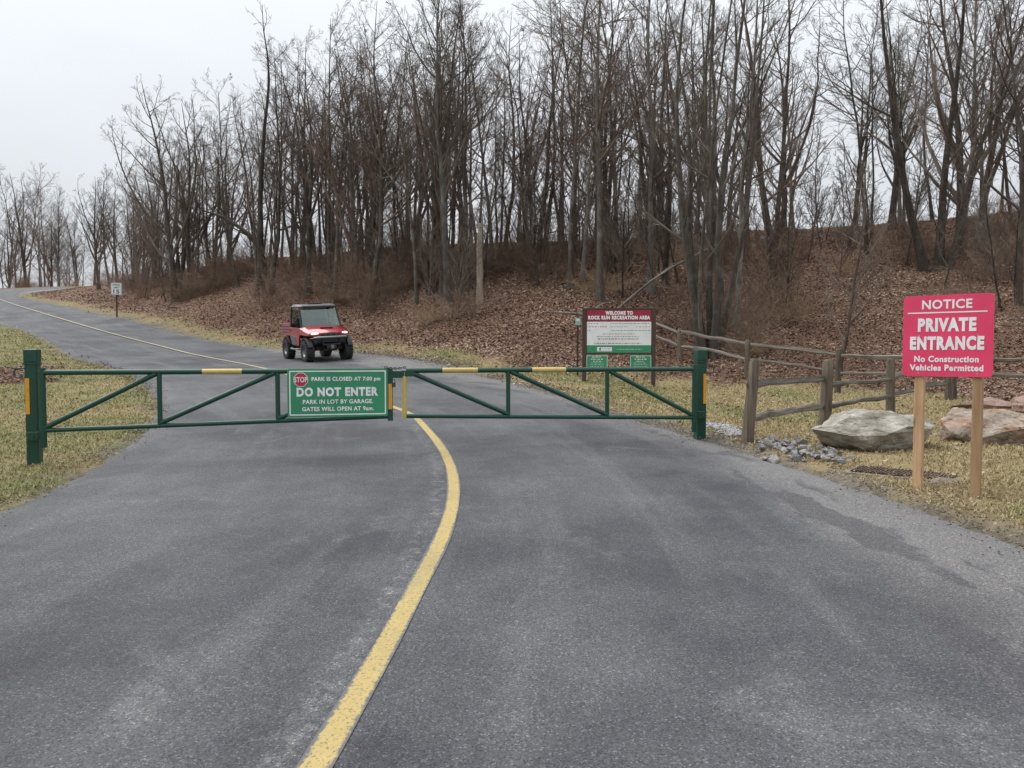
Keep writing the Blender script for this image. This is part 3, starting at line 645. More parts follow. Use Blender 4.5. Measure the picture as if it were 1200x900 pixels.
t = NT('dead_leaves'); c = t.ramp(t.attr('rnd'), [(0, (.10, .060, .043)), (.3, (.175, .108, .077)), (.55, (.235, .155, .113)), (.8, (.30, .212, .158)), (1, (.40, .305, .23))])
M_LEAF = t.fin(c, .8, spec=.2)
tag(link('fallen_leaves', np_mesh('fallen_leaves', V_, F_, False, {'rnd': np.repeat(patch, 4)}), None, M_LEAF), 'brown fallen leaves covering the bank and wood floor', 'leaves', kind='stuff')

X, Y = cand(520000, 4.2, 40, 1.25); S_, E_, _v = road_coord(X, Y); m_ = leaf_mask(X, Y, S_, E_)
dens = (1 - .93 * m_) * sstep(E_ + (fbm(X, Y, 1.8) - .5) * .5, .0, np.where(S_ > 0, .45, .10)) * np.where((S_ > 0) & (E_ < .7), .7 + .3 * fbm(X, Y, 2.2), 1)
dens *= np.where(S_ > 0, (X < 22), 1) * sstep(fbm(X + 5, Y, .9), .18, .42)
keep = (lr.random(len(X)) < dens) & (E_ > np.where(S_ > 0, .01, -.03)); X, Y, S_, E_ = X[keep], Y[keep], S_[keep], E_[keep]; n = len(X)
z = gsurf(X, Y) - .006; a = lr.uniform(0, 6.28, n); w = lr.uniform(.003, .0075, n) * np.interp(Y, [5, 12, 35], [.7, 1.1, 3.0]); h = lr.uniform(.015, .05, n) * (1 + .6 * fbm(X, Y, 1.2)) * np.interp(Y, [5, 40], [1, 1.5])
bend = lr.normal(size=(n, 2)) * .045
P0 = np.c_[X, Y, z]; d = np.c_[np.cos(a), np.sin(a), np.zeros(n)] * w[:, None]
mid = P0 + np.c_[bend * .35, h * .62]; tip = P0 + np.c_[bend * 1.5, h * lr.uniform(.5, 1.0, n)]
V_ = np.stack([P0 - d, P0 + d, mid + d * .6, tip, mid - d * .6], 1).reshape(-1, 3); b5 = np.arange(n)[:, None] * 5
T1 = np.hstack([b5, b5 + 1, b5 + 2]); T2 = np.hstack([b5, b5 + 2, b5 + 4]); T3 = np.hstack([b5 + 4, b5 + 2, b5 + 3]); F_ = np.vstack([T1, T2, T3])
gmix = sstep(fbm(X + 40, Y, .45) + np.where(S_ < 0, .24, -.05), .42, .58) * lr.random(n) ** .6
rndv = np.clip(np.where(lr.random(n) < gmix * .75, .72 + .28 * lr.random(n), .68 * lr.random(n)), 0, 1)
t = NT('dormant_grass'); c = t.ramp(t.attr('rnd'), [(0, (.21, .155, .08)), (.35, (.34, .275, .15)), (.66, (.47, .40, .235)), (.72, (.21, .215, .08)), (1, (.10, .165, .04))])
M_GRASS = t.fin(c, .8, spec=.15)
tag(link('dormant_grass', np_mesh('dormant_grass', V_, F_, False, {'rnd': np.repeat(rndv, 5)}), None, M_GRASS), 'short straw-coloured dormant grass on both verges', 'grass', kind='stuff')

OCT = np.array([(1, 0, 0), (-1, 0, 0), (0, 1, 0), (0, -1, 0), (0, 0, 1), (0, 0, -1)], float); OF = np.array([(0, 2, 4), (2, 1, 4), (1, 3, 4), (3, 0, 4), (2, 0, 5), (1, 2, 5), (3, 1, 5), (0, 3, 5)])
def crumbs(P, s, rng):
    n = len(P); V = OCT[None] * rng.uniform(.6, 1.3, (n, 6, 1)) * s[:, None, None] * np.array([1, 1, .6]); a = rng.uniform(0, 6.28, n); c, q = np.cos(a)[:, None], np.sin(a)[:, None]
    V = np.stack([V[..., 0] * c - V[..., 1] * q, V[..., 0] * q + V[..., 1] * c, V[..., 2]], -1) + P[:, None]
    return V.reshape(-1, 3), (np.arange(n)[:, None, None] * 6 + OF[None]).reshape(-1, 3)
k = lr.integers(0, np.searchsorted(CL[:, 1], 26), 30000); side = lr.random(len(k)) < .72
off = np.where(side, WR[k] + lr.normal(.12, .22, len(k)), -WL[k] - lr.normal(.06, .10, len(k)))
X = CL[k, 0] + NR[k, 0] * off + lr.normal(size=len(k)) * .12; Y = CL[k, 1] + NR[k, 1] * off + lr.normal(size=len(k)) * .12
ok = (Y > 3) & (fbm(X, Y, 1.1) > .36); X, Y = X[ok], Y[ok]; S_, E_, _v = road_coord(X, Y)
V_, F_ = crumbs(np.c_[X, Y, np.where(E_ > 0, gsurf(X, Y), H(X, Y) + .012) + .004], lr.uniform(.004, .012, len(X)) * np.interp(Y, [4, 20], [.9, 1.4]), lr)
t = NT('edge_grit'); c = t.ramp(t.attr('rnd'), [(0, (.06, .045, .035)), (.5, (.14, .11, .085)), (1, (.32, .30, .27))]); M_GRIT = t.fin(c, .9, spec=.2)
tag(link('edge_gravel', np_mesh('edge_gravel', V_, F_, False, {'rnd': np.repeat(lr.random(len(X)), 6)}), None, M_GRIT), 'dark grit and crumbled debris along the road edge', 'gravel', kind='stuff')
# ------------------------------------------------------------------ shared materials of the made things
M_GREEN = paint('gate_green_paint', (.005, .056, .034), .34, .22)
M_SIGNG = paint('sign_green', (.035, .26, .125), .42, .06, scale=2.5)
M_SIGNR = paint('sign_red', (.76, .05, .14), .38, .05, scale=2.5)
M_MAROON = paint('sign_maroon', (.30, .012, .045), .45, .05, scale=2.5)
M_WHITE = paint('sign_white', (.78, .80, .80), .45, .08, scale=2.5)
M_PRINT = paint('sign_print_white', (.82, .83, .83), .5, .04)
M_BLACK = paint('print_black', (.025, .025, .028), .5, .0)
M_GREYP = paint('print_grey', (.27, .28, .31), .5, .0)
M_ORANGE = paint('reflector_orange', (.72, .33, .03), .3, .12, scale=10)
M_YELLOW = paint('reflector_yellow', (.56, .42, .14), .45, .6, scale=12)
M_STEEL = paint('dark_steel', (.07, .075, .08), .45, .3, .6)
M_ALU = paint('aluminium_back', (.45, .46, .47), .4, .1, .7)
M_BROWNPOST = paint('brown_post', (.060, .038, .028), .7, .2)
def wood(name, a, b, grain=26, knots=True):
    t = NT(name); v = t.coord('Object', (grain, grain, 1.4)); n = t.noise(v, 1.0, 6, .65, .4); w = t.coord('Object')
    rnd = t.n('ShaderNodeObjectInfo').outputs['Random']
    c = t.mix(t.step(n, .3, .72), a, b)
    if knots: c = t.mix(t.math('MULTIPLY', t.step(t.voro(t.coord('Object', (9, 9, 2.4)), 1.0), .16, .06), .7), c, tuple(x * .35 for x in a))
    c = t.mix(t.math('MULTIPLY', t.step(t.noise(w, 3, 5), .5, .75), .35), c, tuple(x * .6 for x in a))
    c = t.mix(1.0, c, t.ramp(rnd, [(0, .8), (1, 1.2)]), 'MULTIPLY'); t.bump(n, .6, .012); return t.fin(c, .85, spec=.2)
M_CEDAR = wood('new_pine_post', (.36, .215, .115), (.56, .385, .225))
M_RAIL = wood('weathered_fence_post', (.062, .049, .037), (.185, .152, .117), 34)
def wood_x(name, a, b):
    t = NT(name); v = t.coord('Object', (1.2, 30, 30)); n = t.noise(v, 1.0, 6, .65, .4); rnd = t.n('ShaderNodeObjectInfo').outputs['Random']
    c = t.mix(t.step(n, .3, .72), a, b); c = t.mix(t.math('MULTIPLY', t.step(t.noise(t.coord('Object'), 2.3, 5), .52, .72), .5), c, (.055, .05, .042))
    c = t.mix(1.0, c, t.ramp(rnd, [(0, .78), (1, 1.2)]), 'MULTIPLY'); t.bump(n, .8, .015); return t.fin(c, .9, spec=.15)
M_RAILX = wood_x('weathered_fence_rail', (.075, .062, .052), (.30, .275, .24))

# ------------------------------------------------------------------ the swing gate across the road
PL = at(40, 500, 8.5); PR = at(820, 500, 10.2)
PL[2] = gz(PL[0], PL[1]); PR[2] = gz(PR[0], PR[1])
GD = (PR - PL)[:2]; SPAN = float(np.linalg.norm(GD)); GD /= SPAN; GANG = math.atan2(GD[1], GD[0])
def gate_u(px):
    k = (px - 600) / FPX; return float((k * PL[1] - PL[0]) / (GD[0] - k * GD[1]))
ZT, ZBH, ZBT = 1.268, .622, .712
def gate_post(base, inner, label):
    e = empty('gate_post', base, GANG); zb = base[2]; top = 1.537 - zb
    MB().box((0, 0, (top - .17) / 2 - .05), (.128, .128, top - .17 + .1), .012).build('post', M_GREEN, e)
    c = MB().box((0, 0, top - .085), (.142, .142, .15), .014).build('cap', M_GREEN, e)
    MB().box((0, 0, top - .17), (.15, .15, .022), .005).build('collar', M_GREEN, e)
    MB().box((-inner * .034, -.068, ZT - zb - .265), (.042, .006, .40), .001).build('reflector_strip', M_ORANGE, e)
    h = MB().box((inner * .03, -.105, .335), (.11, .06, .10), .008).build('hinge_bracket', M_GREEN, e)
    MB().tube([(inner * .03, -.139, .335), (inner * .03, -.152, .335)], .016, 6).build('bolt', M_STEEL, h)
    # hold-open catch on the outer face
    l = MB().box((-inner * .125, -.02, ZT - zb + .045), (.13, .075, .014), .003).build('catch_plate', M_GREEN, e)
    MB().tube([(-inner * (.135 + .05 * math.sin(a)), -.02, ZT - zb - .012 + .05 * math.cos(a)) for a in np.linspace(-.3, 4.0, 12)], .0085, 6).build('hook', M_STEEL, l, True)
    return tag(e, label, 'gate post')
gate_post(PL, 1, 'square green gate post with orange strip on the grass verge beside the bend')
gate_post(PR, -1, 'square green gate post with orange strip near the split rail fence')
u1, u2, u3 = gate_u(189), gate_u(326), gate_u(456)
r1, r2, r3 = gate_u(473), gate_u(593.5), gate_u(708.5)
def gate_leaf(x0, xt, verts, bands, label):
    "x0 hinge, xt tip, in distance along the gate line from the first post"
    o = PL[:2] + GD * x0; e = empty('swing_gate', (o[0], o[1], PL[2] if x0 < 3 else PR[2]), GANG); zb = e.location.z
    s = 1 if xt > x0 else -1; Ln = abs(xt - x0)
    def P(u, z): return (u - x0, -.105, z - zb)
    def zbot(u): return ZBH + (ZBT - ZBH) * abs(u - x0) / Ln
    def bar(name, u0, z0, u1_, z1, r):
        return MB().tube([P(u0, z0), P(u1_, z1)], r, 12).build(name, M_GREEN, e, True)
    tr = bar('top_rail', x0, ZT, xt, ZT, .031)
    for b0, b1 in bands: MB().tube([P(b0, ZT), P(b1, ZT)], .0325, 12).build('reflective_band', M_YELLOW, tr, True)
    bar('bottom_rail', x0, zbot(x0), xt, zbot(xt), .027)
    bar('hinge_stile', x0 + s * .03, .43, x0 + s * .03, ZT + .05, .036)
    for u in verts: bar('upright', u, zbot(u), u, ZT, .028)
    ks = [x0 + s * .05] + list(verts) + [xt - s * .02]
    for a, b in zip(ks[:-1], ks[1:]): bar('diagonal_brace', a, zbot(a) + .03, b - s * .03, ZT - .02, .029)
    return e, P, zbot
eL, Pf, zb_ = gate_leaf(.10, u3 + .03, [u1, u2], [(gate_u(239), gate_u(285))], None)
tag(eL, 'green tubular gate leaf carrying the closed sign', 'gate')
zo = eL.location.z
st = MB().box((u3 + .005 - .10, -.105, (.66 + ZT + .03) / 2 - zo), (.062, .062, ZT + .03 - .66), .006).build('tip_stile', M_GREEN, eL)
MB().box((u3 + .005 - .10, -.139, (.80 + 1.11) / 2 - zo), (.046, .006, .31), .001).build('reflector_strip', M_ORANGE, st)
MB().box((u3 + .09 - .10, -.100, ZT - .045 - zo), (.15, .05, .085), .008).build('latch_box', M_GREEN, eL)
eR, Pr_, zb2 = gate_leaf(SPAN - .10, r1 + .02, [r3, r2], [(gate_u(517), gate_u(558)), (gate_u(621), gate_u(660))], None)
tag(eR, 'green tubular gate leaf without a sign, on the fence side', 'gate')
zo = eR.location.z; xr = r1 - (SPAN - .10)
st = MB().tube([(xr, -.105, ZBT - .03 - zo), (xr, -.105, ZT - .02 - zo)], .031, 12).build('tip_stile', M_YELLOW, eR, True)
MB().box((xr + .04, -.108, ZT - .035 - zo), (.17, .055, .075), .008).build('latch_plate', M_GREEN, eR)
# padlock and chain hanging on the latch
lp = PL[:2] + GD * (u3 + .075); lk = empty('padlock', (lp[0], lp[1] - .14, ZT - .20), GANG)
MB().box((0, 0, .03), (.045, .028, .06), .006).build('lock_body', M_STEEL, lk)
MB().tube([(-.015, 0, .05), (-.015, 0, .085), (0, 0, .10), (.015, 0, .085), (.015, 0, .05)], .005, 6).build('shackle', M_STEEL, lk, True)
tag(lk, 'small dark padlock where the two gate leaves meet', 'padlock')
ch = empty('gate_chain', (lp[0], lp[1] - .10, ZT - .02), GANG)
for i in range(9):
    x = -.10 + i * .028; tilt = i % 2; ring = [(x + .019 * math.cos(a), (.011 * math.sin(a) if tilt else 0) - .03, .06 - .012 * (1 - ((i - 4) / 4) ** 2) + (0 if tilt else .011 * math.sin(a))) for a in np.linspace(0, 6.283, 9)]
    MB().tube(ring, .0055, 5, False).build('link', M_STEEL, ch, True)
tag(ch, 'short dark chain looped over the gate latch', 'chain')

def rrect(w, h, r, n=5):
    out = []
    for cx, cz, a0 in ((w / 2 - r, h / 2 - r, 0), (-w / 2 + r, h / 2 - r, 90), (-w / 2 + r, -h / 2 + r, 180), (w / 2 - r, -h / 2 + r, 270)):
        out += [(cx + r * math.cos(math.radians(a0 + 90 * i / n)), cz + r * math.sin(math.radians(a0 + 90 * i / n))) for i in range(n + 1)]
    return out
def ringpath(outer, inner, y0, y1):
    "flat frame between two outlines with the same point count"
    n = len(outer); mb = MB()
    V = [(u, y0, v) for u, v in outer] + [(u, y0, v) for u, v in inner] + [(u, y1, v) for u, v in outer] + [(u, y1, v) for u, v in inner]
    F = []
    for k in range(n):
        j = (k + 1) % n
        F += [(k, j, n + j, n + k), (2 * n + k, 3 * n + k, 3 * n + j, 2 * n + j), (k, 2 * n + k, 2 * n + j, j), (n + k, n + j, 3 * n + j, 3 * n + k)]
    return mb.add(V, F)
# the green sign on the gate
s0, s1 = gate_u(337.5), gate_u(453.5); sw = s1 - s0; sh = .575; sc_ = PL[:2] + GD * ((s0 + s1) / 2)
sg = empty('closed_sign', (sc_[0], sc_[1], ZT + .028 - sh), GANG); Y0 = -.150
MB().prism([(u, v + sh / 2) for u, v in rrect(sw, sh, .02)], Y0, Y0 + .008, 1).build('panel', M_SIGNG, sg)
ringpath([(u, v + sh / 2) for u, v in rrect(sw - .045, sh - .045, .012)], [(u, v + sh / 2) for u, v in rrect(sw - .072, sh - .072, .006)], Y0 - .0015, Y0 - .0002).build('border', M_PRINT, sg)
oc = [(.088 * math.cos(math.radians(22.5 + 45 * i)), .088 * math.sin(math.radians(22.5 + 45 * i))) for i in range(8)]
ox, oz = -sw / 2 + .155, sh - .128
MB().prism([(u * 1.0 + ox, v + oz) for u, v in oc], Y0 - .0016, Y0 - .0003, 1).build('stop_octagon_edge', M_PRINT, sg)
so_ = MB().prism([(u * .93 + ox, v * .93 + oz) for u, v in oc], Y0 - .003, Y0 - .0018, 1).build('stop_octagon', paint('stop_red', (.48, .02, .06), .4, .04), sg)
text('STOP', 'lettering', M_PRINT, sg, ox, oz, .062, Y0 - .0042, .150, .03)
text('PARK IS CLOSED AT 7:00 pm', 'lettering', M_PRINT, sg, .095, sh - .128, .046, Y0 - .0015, sw - .365, .05)
text('DO NOT ENTER', 'lettering', M_PRINT, sg, -.005, sh - .275, .098, Y0 - .0015, sw - .22, .075)
text('PARK IN LOT BY GARAGE.', 'lettering', M_PRINT, sg, .0, sh - .392, .050, Y0 - .0015, sw * .70, .035)
text('GATES WILL OPEN AT 9am.', 'lettering', M_PRINT, sg, .0, sh - .478, .050, Y0 - .0015, sw * .715, .035)
for x in (-.3, .3): MB().box((x, Y0 + .026, sh - .05), (.04, .034, .05), .003).build('clamp', M_STEEL, sg)
tag(sg, 'green DO NOT ENTER sign with red stop octagon fixed on the gate', 'sign')

# ------------------------------------------------------------------ red notice sign on two timber posts
A = at(1073.5, 572, 6.72); B_ = at(1141.5, 580, 6.42)
for q in (A, B_): q[2] = gz(q[0], q[1])
ang = math.atan2(B_[1] - A[1], B_[0] - A[0]); mid = (A + B_) / 2
tl = at(1057, 345.5, 6.72); br = at(1163, 441, 6.42); pw = math.hypot(br[0] - tl[0], br[1] - tl[1]); ztop = at(1110, 345, 6.55)[2]; zbo = at(1110, 441.5, 6.55)[2]; ph = ztop - zbo
ns = empty('notice_sign', mid, ang); bz = mid[2]; half = math.hypot(B_[0] - A[0], B_[1] - A[1]) / 2
for s_, q in ((-1, A), (1, B_)):
    MB().box((s_ * half, .05, (zbo + .25 - bz) / 2 + (q[2] - bz) / 2 - .08), (.074, .074, zbo + .25 - bz - (q[2] - bz) + .16), .004).build('post', M_CEDAR, ns)
pcx = ((at(1110, 400, 6.57)[0] - mid[0])) / math.cos(ang); zc = (ztop + zbo) / 2 - bz
MB().prism([(u + pcx, v + zc) for u, v in rrect(pw, ph, .035, 6)], -.006, .004, 1).build('panel', M_SIGNR, ns)
YF = -.0075
text('NOTICE', 'lettering', M_PRINT, ns, pcx - .005, zc + ph * .385, .078, YF, pw * .555, .035)
MB().box((pcx - .005, YF, zc + ph * .285), (pw * .88, .0014, .0105)).build('rule_line', M_PRINT, ns)
text('PRIVATE', 'lettering', M_PRINT, ns, pcx - .003, zc + ph * .135, .108, YF, pw * .645, .075)
text('ENTRANCE', 'lettering', M_PRINT, ns, pcx - .003, zc - ph * .09, .108, YF, pw * .82, .075)
text('No Construction', 'lettering', M_PRINT, ns, pcx - .003, zc - ph * .285, .052, YF, pw * .715, .05)
text('Vehicles Permitted', 'lettering', M_PRINT, ns, pcx - .003, zc - ph * .392, .052, YF, pw * .815, .05)
for x in (-half, half):
    for z in (-.46, 0.0): MB().tube([(x + (pcx if 0 else 0), -.006, zc + ph * z), (x, -.0085, zc + ph * z)], .007, 8).build('screw', M_ALU, ns)
tag(ns, 'red PRIVATE ENTRANCE notice sign on two new timber posts', 'sign')

# ------------------------------------------------------------------ welcome board
wc = at(725, 452, 19.0); wc[2] = gz(wc[0], wc[1]); wb = empty('welcome_sign', wc, math.radians(-1.5)); bz = wc[2]
def wz(py): return at(725, py, 19.0)[2] - bz
hw = 40.5 / FPX * 19
for s_ in (-1, 1): MB().box((s_ * hw, .03, wz(361) / 2 - .05), (.10, .10, wz(361) + .1), .006).build('post', M_BROWNPOST, wb)
W2 = hw - .055
def plate(name, py0, py1, m, x0=-W2, x1=W2, y=0.0, th=.02, par=None): return MB().box(((x0 + x1) / 2, y, (wz(py0) + wz(py1)) / 2), (x1 - x0, th, abs(wz(py0) - wz(py1))), .001).build(name, m, par or wb)
MB().box((0, .02, wz(362)), (2 * W2, .06, .045), .004).build('top_rail', M_BROWNPOST, wb)
MB().box((0, .02, wz(414.6)), (2 * W2, .06, .035), .004).build('bottom_rail', M_BROWNPOST, wb)
plate('backing_board', 362.8, 414, M_BROWNPOST, y=.02)
hd = plate('header_panel', 363.4, 376.7, M_MAROON, -W2 + .01, W2 - .01, -.002)
wp = plate('notice_panel', 377.0, 404.6, M_WHITE, -W2 + .01, W2 - .01, -.002)
gp_ = plate('footer_panel', 404.9, 413.4, M_SIGNG, -W2 + .01, W2 - .01, -.002)
text('WELCOME TO', 'lettering', M_PRINT, wb, 0, wz(366.8), .085, -.0145, 1.55 * .44, .09)
text('ROCK RUN RECREATION AREA', 'lettering', M_PRINT, wb, 0, wz(372.2), .085, -.0145, 2 * W2 * .95, .09)
pr_ = np.random.default_rng(8)
def print_row(parent, py, x0, x1, hgt, m, y=-.0135, gap=.3):
    x = x0; mb = MB()
    while x < x1 - .02:
        w = min(pr_.uniform(.03, .085), x1 - x); k = x
        while k < x + w - .008: l = pr_.uniform(.007, .012); mb.box((k + l / 2, y, wz(py)), (l, .0012, hgt * pr_.uniform(.6, 1))); k += l + .004
        x += w + .02
    return mb.build('lettering', m, parent)
for py, x0, x1, m in [(379.2, -.84, -.52, M_GREYP), (379.2, -.22, .80, M_GREYP), (382.9, -.84, -.30, paint('print_maroon', (.35, .03, .06))), (382.9, -.22, .25, M_GREYP), (382.9, .42, .80, M_GREYP), (387.3, -.84, -.68, M_GREYP), (387.3, -.2, .78, M_GREYP),
                      (391.3, -.40, .38, M_GREYP), (394.4, -.55, .50, M_GREYP), (397.3, -.52, .50, M_BLACK), (402.3, -.62, .56, M_BLACK)]:
    print_row(wb, py, x0, x1, .026, m)
MB().box((-.36, -.0135, wz(409.2)), (.37, .0016, .105)).build('emblem_plate', M_PRINT, wb)
MB().prism([(-.50, wz(409.2) - .035), (-.44, wz(409.2) - .035), (-.455, wz(409.2)), (-.44, wz(409.2) + .02), (-.47, wz(409.2) + .042), (-.50, wz(409.2) + .02), (-.485, wz(409.2))], -.0165, -.0150, 1).build('emblem', M_SIGNG, wb)
print_row(wb, 408.0, -.42, -.20, .022, M_GREYP, -.0152); print_row(wb, 410.4, -.42, -.22, .018, M_GREYP, -.0152); print_row(wb, 409.3, -.05, .60, .016, M_PRINT)
for x0, x1 in ((-W2 + .0, -W2 + .53), (W2 - .53, W2 - .0)):
    p_ = plate('rule_panel', 416.4, 432.2, M_SIGNG, x0, x1, .0, .012)
    c_ = (x0 + x1) / 2; zc_ = (wz(416.4) + wz(432.2)) / 2; hh = wz(416.4) - wz(432.2)
    ringpath([(u + c_, v + zc_) for u, v in rrect(.515, hh - .015, .004, 1)], [(u + c_, v + zc_) for u, v in rrect(.495, hh - .035, .003, 1)], -.0078, -.0064).build('border', M_PRINT, p_)
    for k, (py, w, h_) in enumerate([(418.4, .12, .030), (421.0, .15, .036), (423.4, .10, .022), (425.4, .16, .012), (427.4, .17, .012), (429.6, .17, .012)]): print_row(p_, py, c_ - w, c_ + w, h_, M_PRINT, -.0072)
tag(wb, 'welcome board with maroon header and two small green panels on dark posts', 'sign')
# small pale marker on a thin stake behind the board
q = gp(677, 20.2); mk = empty('trail_marker', q, .25); zt = at(677, 370.5, 20.2)[2] - q[2]
MB().box((0, .02, zt / 2 - .1), (.05, .03, zt + .2), .004).build('stake', M_BROWNPOST, mk)
MB().box((0, 0, zt - .14), (.14, .008, .20), .002).build('plate', paint('marker_mint', (.34, .47, .40), .5), mk)
MB().box((0, -.0055, zt - .10), (.10, .0015, .05)).build('band', M_PRINT, mk)
tag(mk, 'small pale green marker on a thin stake behind the welcome board', 'marker')

# ------------------------------------------------------------------ speed limit sign
q = at(137, 372, 48); q[2] = gz(q[0], q[1]); sl = empty('speed_limit_sign', q, math.radians(18)); zt = at(137, 331.5, 48)[2] - q[2]
MB().box((0, .03, zt / 2 - .1), (.09, .05, zt + .1), .005).build('post', M_BROWNPOST, sl)
MB().prism([(u, v + zt - .37) for u, v in rrect(.62, .76, .04)], -.004, .004, 1).build('panel', M_WHITE, sl)
ringpath([(u, v + zt - .37) for u, v in rrect(.59, .73, .035)], [(u, v + zt - .37) for u, v in rrect(.565, .705, .028)], -.0065, -.0045).build('border', M_BLACK, sl)
text('SPEED', 'lettering', M_BLACK, sl, 0, zt - .13, .11, -.006, .42, .02); text('LIMIT', 'lettering', M_BLACK, sl, 0, zt - .29, .11, -.006, .38, .02)
text('15', 'lettering', M_BLACK, sl, 0, zt - .54, .26, -.006, .34, .03)
tag(sl, 'white speed limit 15 sign on a brown post beside the uphill road', 'sign')

# ------------------------------------------------------------------ split rail fence
fr = np.random.default_rng(4)
def rough_ring(c, ax1, ax2, r1_, r2_, n, rng, j=.14):
    return [Vector(c) + Vector(ax1) * (r1_ * math.cos(a) * (1 + rng.normal() * j)) + Vector(ax2) * (r2_ * math.sin(a) * (1 + rng.normal() * j)) for a in np.linspace(0, 2 * math.pi, n, endpoint=False)]
def fence(name, posts, tops, label, heights=(.90, .52), wl=1.0, name_first=False):
    e = empty(name, posts[0]); o = Vector([float(v) for v in posts[0]])
    P = [Vector([float(v) for v in p]) - o for p in posts]
    for i, p in enumerate(P):
        h = tops[i]; ln = Vector((.07 if (i == 0 and name_first) else fr.normal() * .035, fr.normal() * .03, 0)); shp = fr.normal(size=9) * .1
        rings = []
        for z in (-.25, .05, .4, .75, h - .03, h):
            k = (1.1 - .18 * max(z, 0)) * (.72 if z == h else 1); rr = .073 * wl
            rings.append([p + ln * z + Vector(((rr * k * (1 + shp[q] + fr.normal() * .03)) * math.cos(a), (rr * k * (1 + shp[q])) * math.sin(a), z + fr.normal() * .006)) for q, a in enumerate(np.linspace(0, 2 * math.pi, 9, endpoint=False))])
        MB().loft(rings).build('post', M_RAIL, e, True)
    for i in range(len(P) - 1):
        a, b = P[i], P[i + 1]; d = (b - a).normalized(); sd_ = Vector((-d.y, d.x, 0)).normalized(); up = d.cross(sd_) * -1; up = sd_.cross(d) * -1 if up.z < 0 else up
        L = (b - a).length
        for hh in heights:
            hv = hh + fr.normal() * .025; sag = fr.normal() * .018; rings = []; shp = fr.normal(size=7) * .16; base = .036 * wl
            m_ = bpy.data.objects
            for t_ in np.linspace(-.02, 1.02, 9):
                k = .55 if t_ < 0 or t_ > 1 else (1 + .12 * math.sin(t_ * 9 + i) + fr.normal() * .05)
                c = Vector((L * t_, 0, 0)); c.z += math.sin(math.pi * t_) * (sag + .01) + math.sin(t_ * 7 + hv * 9) * .009 + fr.normal() * .008; c.y = fr.normal() * .012
                rings.append([c + Vector((0, base * .62 * k * math.cos(q) * (1 + shp[j]), base * 1.25 * k * math.sin(q) * (1 + shp[j] + fr.normal() * .05))) for j, q in enumerate(np.linspace(0, 2 * math.pi, 7, endpoint=False))])
            r_ = MB().loft(rings).build('rail', M_RAILX, e, True)
            r_.location = a + Vector((0, 0, hv)); r_.rotation_euler = (0, -math.asin(max(-1, min(1, (b.z - a.z) / L))), math.atan2(d.y, d.x))
    return tag(e, label, 'fence')
def on(px, Y): x = (px - 600) / FPX * Y; return np.array([x, Y, gz(x, Y)])
near = [on(877, 9.6), on(968, 11.5), on(1045, 13.8), on(1112, 16.2)]
fence('split_rail_fence', near, [1.06, 1.02, 1.02, .98], 'weathered split rail fence run starting beside the gate post', (.69, .31), 1.0, True)
far = [on(742, 24.6), on(797, 23.0), on(876, 20.6), on(982, 18.2), on(1118, 16.4), on(1262, 14.8)]
fence('split_rail_fence', far, [.95, 1.02, 1.02, 1.05, .9, 1.0], 'grey split rail fence run along the foot of the leaf slope', (.88, .50))

# ------------------------------------------------------------------ boulders, stone pile, gravel, drain
def rock_mesh(name, seed, dim, cuts=14, sub=5, rough=.05, rot=0.0):
    rng = np.random.default_rng(seed); bm = bmesh.new(); bmesh.ops.create_icosphere(bm, subdivisions=sub, radius=1.0)
    V = np.array([v.co[:] for v in bm.verts])
    for _ in range(cuts):
        n = unit(rng.normal(size=3)); n = unit(n * np.array([1, 1, 1.3])); d = rng.uniform(.50, .84); k = V @ n - d; V = np.where((k > 0)[:, None], V - k[:, None] * n * .97, V)
    f = V * 2.1
    no = sum((np.sin(f @ rng.normal(size=3) * (2.1 ** o) + rng.uniform(0, 6)) * .5 ** o) for o in range(5))[:, None]
    V = V * (1 + no * rough * .45); hf = sum(np.sin(V @ (unit(rng.normal(size=3)) * 14 * 1.9 ** o) + rng.uniform(0, 6)) * .5 ** o for o in range(4)); V = V * (1 + hf[:, None] * rough * .14); lay = np.sin(V[:, 2] * 17 + V[:, 0] * 3) * rough * .25; V[:, :2] *= (1 + lay)[:, None]
    V = V * np.array(dim) / 2
    for v, c in zip(bm.verts, V): v.co = c
    me = bpy.data.meshes.new(name); bm.to_mesh(me); bm.free()
    me.polygons.foreach_set('use_smooth', [True] * len(me.polygons)); me.set_sharp_from_angle(angle=math.radians(22)); return me
def rock_mat(name, a, b, st, scale=3.0):
    t = NT(name); v = t.coord('Object'); n = t.noise(v, scale, 8, .68, .5); s = t.noise(t.coord('Object', (1, 1.2, 4)), scale * .7, 6, .6, 1.0)
    c = t.mix(t.step(n, .36, .62), a, b); c = t.mix(t.math('MULTIPLY', t.step(s, .48, .60), .75), c, st)
    c = t.mix(t.step(t.noise(v, scale * 9, 4), .62, .75), c, tuple(x * .45 for x in a))
    crk = t.step(t.voro(t.coord('Object', (1.5, 1.5, 3.5)), 1.6, 'Distance', 'DISTANCE_TO_EDGE'), .012, .0); c = t.mix(t.math('MULTIPLY', crk, .3), c, (.04, .035, .03))
    t.bump(t.math('ADD', n, t.math('MULTIPLY', t.noise(v, scale * 7, 5), .4)), .7, .05); return t.fin(c, .9, spec=.2)
RK1 = rock_mat('rock_pale', (.21, .195, .165), (.44, .415, .37), (.15, .125, .09))
RK2 = rock_mat('rock_rusty', (.20, .16, .125), (.40, .35, .30), (.25, .115, .055))
